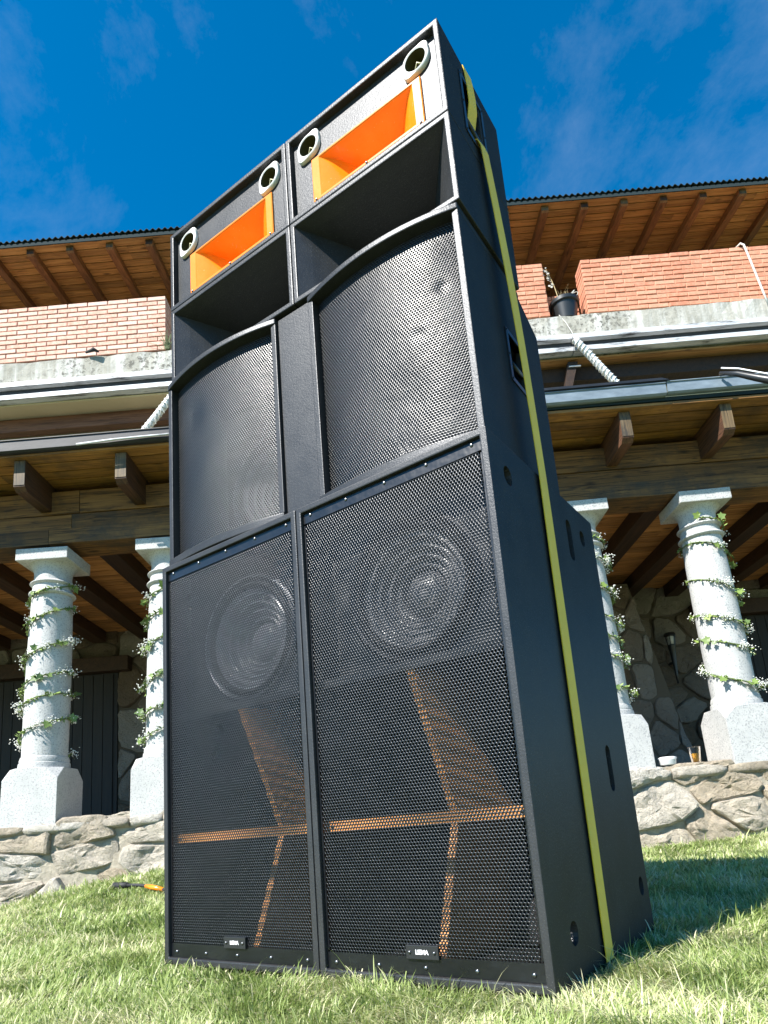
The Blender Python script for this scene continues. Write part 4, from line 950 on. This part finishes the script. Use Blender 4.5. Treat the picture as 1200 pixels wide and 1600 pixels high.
# eaves
def eaves():
    root, o = bthing('eaves_roof', 0, 6.9, 7.6, 'overhanging house roof with pine plank soffit, rafters and corrugated edge', 'roof')
    r = random.Random(33); sl = 0.10
    zs = lambda w, u: 7.695 + sl * (w - 6.9) + 0.0045 * (u + 4.4)
    def slab(nm, a, b, w0, w1, dz0, dz1, mt):
        vs = [(x, w, zs(w, x) + d) for d in (dz0, dz1) for (x, w) in ((a, w0), (b, w0), (b, w1), (a, w1))]
        return part(nm, MB().add(vs, [(0, 3, 2, 1), (4, 5, 6, 7), (0, 1, 5, 4), (1, 2, 6, 5), (2, 3, 7, 6), (3, 0, 4, 7)]), mt, root, org=o)
    w = 6.915
    while w < 8.6:
        for a, b in split(r, -6.4, 6.4): slab('soffit_plank', a + .001, b - .001, w, w + .104, 0, .02, 'plank')
        w += 0.117
    u = -3.995 - 2.0 - 0.5
    while u < 6.3:
        pl = [(6.945, -.012), (6.945, -.075), (6.965, -.092), (8.56, -.092), (8.56, -.001), (6.945, -.001)]
        rf = part('rafter', MB().prism(pl, lambda p: (u - .045, p[0], zs(p[0], u) + p[1]), lambda p: (u + .045, p[0], zs(p[0], u) + p[1])), 'rafter', root, org=o)
        part('rafter_end', MB().box((u - .043, 6.942, zs(6.945, u) - .073), (u + .043, 6.9446, zs(6.945, u) - .014)), 'endwood' if r.random() < .5 else 'joist', rf, org=o)
        u += 0.4985
    slab('fascia', -6.4, 6.4, 6.895, 6.9145, -.004, .03, 'plank')
    # corrugated sheet edge
    n = 12 * 170; vs = []; pit = 0.076
    for i in range(n + 1):
        x = -6.4 + 12.8 * i / n; h = 0.015 * math.cos(2 * math.pi * x / pit) + 0.006 * math.sin(1.7 * x)
        for (w_, d) in ((6.865, 0.058), (8.9, 0.058), (8.9, 0.066), (6.865, 0.066)): vs.append((x, w_, zs(w_, x) + d + h))
    fs = [(i * 4 + k, (i + 1) * 4 + k, (i + 1) * 4 + (k + 1) % 4, i * 4 + (k + 1) % 4) for i in range(n) for k in range(4)]
    part('corrugated_sheet', MB().add(vs, fs), 'sheet', root, org=o)
    slab('drip_strip', -6.4, 6.4, 6.88, 6.894, -.012, .034, 'sheet')
eaves()

# ------------------------------------------------------------------ small things on the building
def pot():
    root, o = bthing('flower_pot', 2.605, 7.16, 6.185, 'black plastic flower pot with dry straw-coloured plant on the balcony edge', 'flower pot')
    u, w, z = 2.605, 7.165, 6.192; f = lambda a, b, h: (u + a, w + b, z + h)
    p = part('pot', MB().lathe([(0.118, 0.0), (0.122, 0.004), (0.158, 0.21), (0.172, 0.212), (0.182, 0.222), (0.186, 0.265), (0.178, 0.272), (0.165, 0.268), (0.160, 0.23)], 36, f), 'black_plastic', root, org=o); smooth_angle(p)
    r = random.Random(6); st = MB()
    for k in range(46):
        an = r.uniform(0, 6.28); q = r.uniform(.02, .13); a = Vector((u + q * math.cos(an), w + q * math.sin(an), z + .23)); h = r.uniform(.10, .20); d = Vector((r.gauss(0, .04), r.gauss(0, .04), h)); st.tube([a, a + d * .5, a + d + Vector((d.x, d.y, -.01))], [.0022, .002, .001], 4)
    part('straw', st, 'straw', root, org=o)
    a = Vector((u - .09, w - .03, z + .22)); pts = [a + Vector((-.03 * k / 8 - .07 * (k / 8) ** 2, -.06, .50 * k / 8)) for k in range(9)]; part('stalk', MB().tube(pts, [.006 - .0004 * k for k in range(9)], 6), 'straw', root, org=o)
    fl = MB()
    for k in range(26):
        t = r.uniform(.45, 1.0); c = pts[0].lerp(pts[-1], t) + Vector((r.gauss(-.012 * t, .014), r.gauss(0, .014), r.gauss(0, .01))); s = r.uniform(.012, .024)
        fl.add([c + Vector((-s, 0, 0)), c + Vector((0, -s * .5, -s)), c + Vector((s, 0, .3 * s)), c + Vector((0, s * .5, s * 1.3))], [(0, 1, 2), (0, 2, 3), (0, 1, 3), (1, 2, 3)])
    part('seed_head', fl, 'rope', root, org=o)
    for s in (0, 1): 
        cpts = [(u - .02 + .02 * s + .17 * math.sin(t) * (.9 + .1 * s), w - .06, z + .25 + (.16 - .03 * s) * math.sin(t * 1.05 + .35 * s)) for t in np.linspace(0, 2.3, 14)]
        part('dry_vine', MB().tube(cpts, .004, 5), 'rope', root, org=o)
pot()
def pole(u0, z0, u1, z1, w, w1, lab):
    root, o = bthing('wrapped_pole', u1, w1, z1, lab, 'pole', 'rope wrapped poles')
    a, b = Vector((u0, w, z0)), Vector((u1, w1, z1)); d = (b - a); L_ = d.length; t = d.normalized(); x = t.orthogonal().normalized(); y = t.cross(x)
    part('pole_core', MB().tube([a, b], 0.042, 12), 'white_plastic', root, org=o)
    n = int(L_ / 0.052 * 10); pts = [a + t * (L_ * k / n) + (x * math.cos(2 * math.pi * k / 10) + y * math.sin(2 * math.pi * k / 10)) * (0.043 + .003 * math.sin(k * .7)) for k in range(n + 1)]
    part('rope_wrap', MB().tube(pts, 0.0075, 5), 'rope', root, org=o, smooth=True)
    r = random.Random(2)
    for k in range(10):
        p = a + t * L_ * (0.2 + .07 * k); part('loose_end', MB().tube([p + Vector((0, -.05, -.02)), p + Vector((r.uniform(-.02, .02), -.06, -.06)), p + Vector((r.uniform(-.03, .03), -.055, -.10 - r.uniform(0, .04)))], .003, 4), 'rope', root, org=o)
pole(2.56, 5.72, 3.06, 5.02, 6.88, 6.95, 'white rope-wrapped pole slanting down right below the flower pot')
pole(-2.20, 5.42, -2.62, 4.95, 6.88, 6.95, 'white rope-wrapped pole slanting at the left edge of the speaker stack')
def strut():
    root, o = bthing('timber_strut', 2.5, 7.0, 5.2, 'dark timber strut hanging under the balcony beside the wrapped pole', 'strut')
    part('strut_beam', MB().prism([(2.50, 5.56), (2.62, 5.56), (2.47, 5.10), (2.39, 5.10)], lambda p: (p[0], 7.06, p[1]), lambda p: (p[0], 7.18, p[1])), 'joist', root, org=o)
    part('strut_plate', MB().box((2.50, 7.04, 5.48), (2.64, 7.058, 5.495)), 'steel', root, org=o)
    part('tie_rope', MB().tube([(2.30, 7.0, 5.13), (2.36, 6.98, 5.17), (2.42, 6.98, 5.14), (2.46, 6.99, 5.07), (2.52, 6.98, 5.12)], .008, 6), 'rope', root, org=o, smooth=True)
strut()
def weeds():
    root, o = bthing('weed_tuft', -2.31, 7.02, 6.13, 'small weed growing at the right end of the pale pink parapet', 'weed')
    r = random.Random(12); st = MB()
    for k in range(26):
        a = Vector((-2.31 + r.gauss(0, .02), 7.0 + r.gauss(0, .02), 6.135)); d = Vector((r.gauss(0, .05), r.gauss(-.02, .04), r.uniform(.10, .34))); st.tube([a, a + d * .55, a + d + Vector((d.x * .6, 0, -.02))], [.004, .003, .001], 4)
    part('stems', st, 'stem', root, org=o)
weeds()
def cord():
    root, o = bthing('hanging_rope', 4.85, 6.98, 6.1, 'thin white rope hanging over the right brick parapet', 'rope')
    part('rope_line', MB().tube([(4.80, 7.05, 6.975), (4.83, 7.0, 6.985), (4.855, 6.985, 6.95), (4.90, 6.975, 6.6), (4.945, 6.97, 6.25), (4.97, 6.965, 6.05)], .013, 6), 'rope', root, org=o, smooth=True)
    root, o = bthing('guy_line', 2.4, 6.95, 5.75, 'thin pale cord tied from flower pot to wrapped pole', 'cord')
    part('cord_line', MB().tube([(2.47, 7.02, 6.19), (2.52, 6.98, 6.05), (2.56, 6.94, 5.88), (2.575, 6.91, 5.73)], .004, 5), 'rope', root, org=o)
cord()
def awning():
    root, o = bthing('rolled_tarp', 2.85, 4.4, 3.1, 'rolled black tarp with its white highlight modelled as a thin tube, sagging from the right gutter', 'tarp')
    ax = [(2.74, 4.53, 3.49), (2.82, 4.44, 3.41), (2.88, 4.33, 3.29), (2.98, 4.25, 3.19), (3.12, 4.16, 3.09), (3.4, 4.0, 3.00), (3.8, 3.85, 2.98)]
    part('tarp_roll', MB().tube(ax, [0.012, 0.022, 0.026, 0.032, 0.036, 0.04, 0.04], 10), 'black_plastic', root, org=o, smooth=True)
    part('highlight_tube', MB().tube([(x - .004 * (1 if i % 2 else -1), y - .028, z + .024) for i, (x, y, z) in enumerate(ax)][0:], 0.006, 6), 'white_plastic', root, org=o, smooth=True)  # thin white tube added as the highlight along the roll
    part('tie_string', MB().tube([(2.74, 4.46, 3.44), (2.80, 4.9, 3.66), (2.9, 5.6, 4.05)], 0.003, 4), 'rubber', root, org=o)
awning()
def cup():
    root, o = bthing('plastic_cup', 2.285, 5.1, 0.59, 'clear plastic cup half full of orange juice on the stone wall', 'cup')
    u, w, z = 2.272, 5.06, 0.603; f = lambda a, b, h: (u + a, w + b, z + h)
    part('cup_wall', MB().lathe([(0.031, 0), (0.044, 0.115), (0.0455, 0.116), (0.0425, 0.114), (0.0295, 0.003)], 24, f), 'clear', root, org=o, smooth=True)
    part('juice', MB().lathe([(0.029, 0.004), (0.0355, 0.066)], 24, f), 'juice', root, org=o, smooth=True)
    root, o = bthing('white_dish', 2.06, 5.05, 0.585, 'small white dish lying on the stone wall beside the cup', 'dish')
    u, w, z = 2.06, 5.06, 0.600; g = lambda a, b, h: (u + a * 1.2, w + b * .8, z + h)
    part('dish_body', MB().lathe([(0.044, 0), (0.05, 0.006), (0.054, 0.04), (0.058, 0.046), (0.05, 0.046), (0.046, 0.03)], 20, g), 'white_plastic', root, org=o, smooth=True)
    part('dish_lid', MB().lathe([(0.058, 0.047), (0.060, 0.054), (0.04, 0.062), (0.005, 0.064)], 20, g), 'white_plastic', root, org=o, smooth=True)
cup()
def cable():
    pts = []
    for k in range(30):
        t = k / 29; u = -1.60 + 1.3 * t; w = 4.06 - 1.05 * t + .05 * math.sin(t * 9); pts.append((u, w, float(terr(u, w)) + 0.034 + .004 * math.sin(t * 23)))
    root, o = bthing('power_cable', -1.0, 3.6, 0.0, 'black power cable with orange plug lying in grass behind the left cabinet', 'cable')
    part('cable_line', MB().tube(pts, 0.010, 7), 'rubber', root, org=o, smooth=True)
    a, b = Vector(pts[3]), Vector(pts[6]); part('plug', MB().tube([a, a.lerp(b, .3), b], [.011, .015, .011], 8), 'orange', root, org=o, smooth=True)
    c = Vector(pts[0]); part('connector', MB().tube([c + Vector((-.10, .05, 0)), c], [.02, .018], 8), 'rubber', root, org=o, smooth=True)
cable()

# ------------------------------------------------------------------ grass
def grass():
    def field(n, w0, w1, spread, hmul, wmul, side=None):
        w = np.sqrt(rng.uniform(w0 ** 2, w1 ** 2, n)); u = rng.uniform(-1, 1, n) * (spread * w + 0.25)
        return u, w
    sets = []
    # (count, w range, height, width)
    for n, a, b, h, wd in ((100000, 0.72, 1.7, 0.0225, 0.0014), (94000, 1.7, 2.8, 0.0235, 0.0019), (70000, 2.8, 4.2, 0.027, 0.0030), (44000, 4.2, 5.08, 0.032, 0.0042)):
        u, w = field(n, a, b, 0.68, 1, 1); sets.append((u, w, np.full(n, h), np.full(n, wd)))
    n = 60000; u = rng.uniform(-4.5, 4.5, n); w = rng.uniform(-0.6, 5.05, n); q = (np.abs(u) > 0.66 * w + 0.22) | (w < 0.74); u, w = u[q], w[q]; sets.append((u, w, np.full(len(u), .028), np.full(len(u), .0036)))
    # longer tufts round the cabinet feet
    n = 800; s = rng.uniform(0, 1, n); xx = np.where(s < .7, rng.uniform(-.66, .66, n), .61 + rng.exponential(.02, n)); yy = np.where(s < .7, -.008 - rng.exponential(.02, n), rng.uniform(0, .75, n))
    dx, dy = xx - OX, yy - OY; sets.append((dx * cyw + dy * syw, -dx * syw + dy * cyw, np.full(n, .034), np.full(n, .0016)))
    u = np.concatenate([q[0] for q in sets]); w = np.concatenate([q[1] for q in sets]); h = np.concatenate([q[2] for q in sets]); wd = np.concatenate([q[3] for q in sets])
    X = OX + u * cyw - w * syw; Y = OY + u * syw + w * cyw
    keep = ~((X > -.603) & (X < .603) & (Y > -.004) & (Y < .735)) & (np.hypot(u, w) > 0.35)
    u, w, h, wd, X, Y = (q[keep] for q in (u, w, h, wd, X, Y)); n = len(u)
    # clumpy variation
    def vn(x, y, sc, seed):
        g = np.random.default_rng(seed).random((64, 64)); fx, fy = x * sc, y * sc; ix, iy = np.floor(fx).astype(int), np.floor(fy).astype(int); tx, ty = fx - ix, fy - iy; tx = tx * tx * (3 - 2 * tx); ty = ty * ty * (3 - 2 * ty)
        G = lambda a, b: g[a % 64, b % 64]
        return (G(ix, iy) * (1 - tx) + G(ix + 1, iy) * tx) * (1 - ty) + (G(ix, iy + 1) * (1 - tx) + G(ix + 1, iy + 1) * tx) * ty
    cl = vn(X, Y, 7, 1); cl2 = vn(X, Y, 24, 2); cl3 = vn(X, Y, 2.0, 3)
    h = h * rng.gamma(6, 1 / 6, n) * (0.55 + 0.6 * cl + 0.35 * cl2); tall = rng.random(n) < .012; h[tall] *= 1.9
    cl4 = vn(X, Y, 4.3, 9); tone = np.clip(0.06 + 0.40 * cl3 + 0.25 * cl2 + 0.18 * cl4 + rng.normal(0, .19, n), 0, 1); dead = rng.random(n) < 0.10 + .30 * (cl4 > .66) + .12 * (cl < .3); tone[dead] = rng.uniform(.82, 1, dead.sum())
    az = 2 * np.pi * vn(X, Y, 5, 5) * 1.5 + rng.normal(0, 1.0, n); lean = np.clip(rng.normal(.75, .35, n), .1, 1.6); lean[dead] += .35
    bx, by_ = np.cos(az), np.sin(az); px, py = -by_, bx; fx_ = rng.normal(0, .5, n)
    z0 = terr(u, w) - .004
    V = np.zeros((n, 7, 3), np.float32)
    for k, (t, ws) in enumerate(((0, 1.0), (0.4, .9), (0.75, .6), (1.0, 0))):
        out = h * lean * (t ** 1.7); zz = h * t * np.cos(np.minimum(lean, 1.2) * t * .75)
        cx, cy, cz = X + bx * out + px * fx_ * h * .15 * t, Y + by_ * out + py * fx_ * h * .15 * t, z0 + zz
        if k < 3:
            V[:, 2 * k, 0] = cx - px * wd * ws; V[:, 2 * k, 1] = cy - py * wd * ws; V[:, 2 * k, 2] = cz
            V[:, 2 * k + 1, 0] = cx + px * wd * ws; V[:, 2 * k + 1, 1] = cy + py * wd * ws; V[:, 2 * k + 1, 2] = cz
        else: V[:, 6, 0] = cx; V[:, 6, 1] = cy; V[:, 6, 2] = cz
    T5 = np.array([[0, 1, 3], [0, 3, 2], [2, 3, 5], [2, 5, 4], [4, 5, 6]]); Fq = (T5[None] + (np.arange(n) * 7)[:, None, None]).reshape(-1, 3)
    m = bpy.data.meshes.new('grass'); m.vertices.add(n * 7); m.vertices.foreach_set('co', V.ravel()); m.loops.add(Fq.size); m.loops.foreach_set('vertex_index', Fq.ravel().astype(np.int32))
    m.polygons.add(len(Fq)); m.polygons.foreach_set('loop_start', (np.arange(len(Fq)) * 3).astype(np.int32)); m.polygons.foreach_set('loop_total', np.full(len(Fq), 3, np.int32))
    m.update(calc_edges=True); at = m.attributes.new('tone', 'FLOAT', 'POINT'); at.data.foreach_set('value', np.repeat(tone, 7).astype(np.float32))
    o = link('grass', m, 'grass'); o['kind'] = 'stuff'; o['label'] = 'short sunlit lawn grass with straw-coloured blades'; o['category'] = 'grass'
grass()
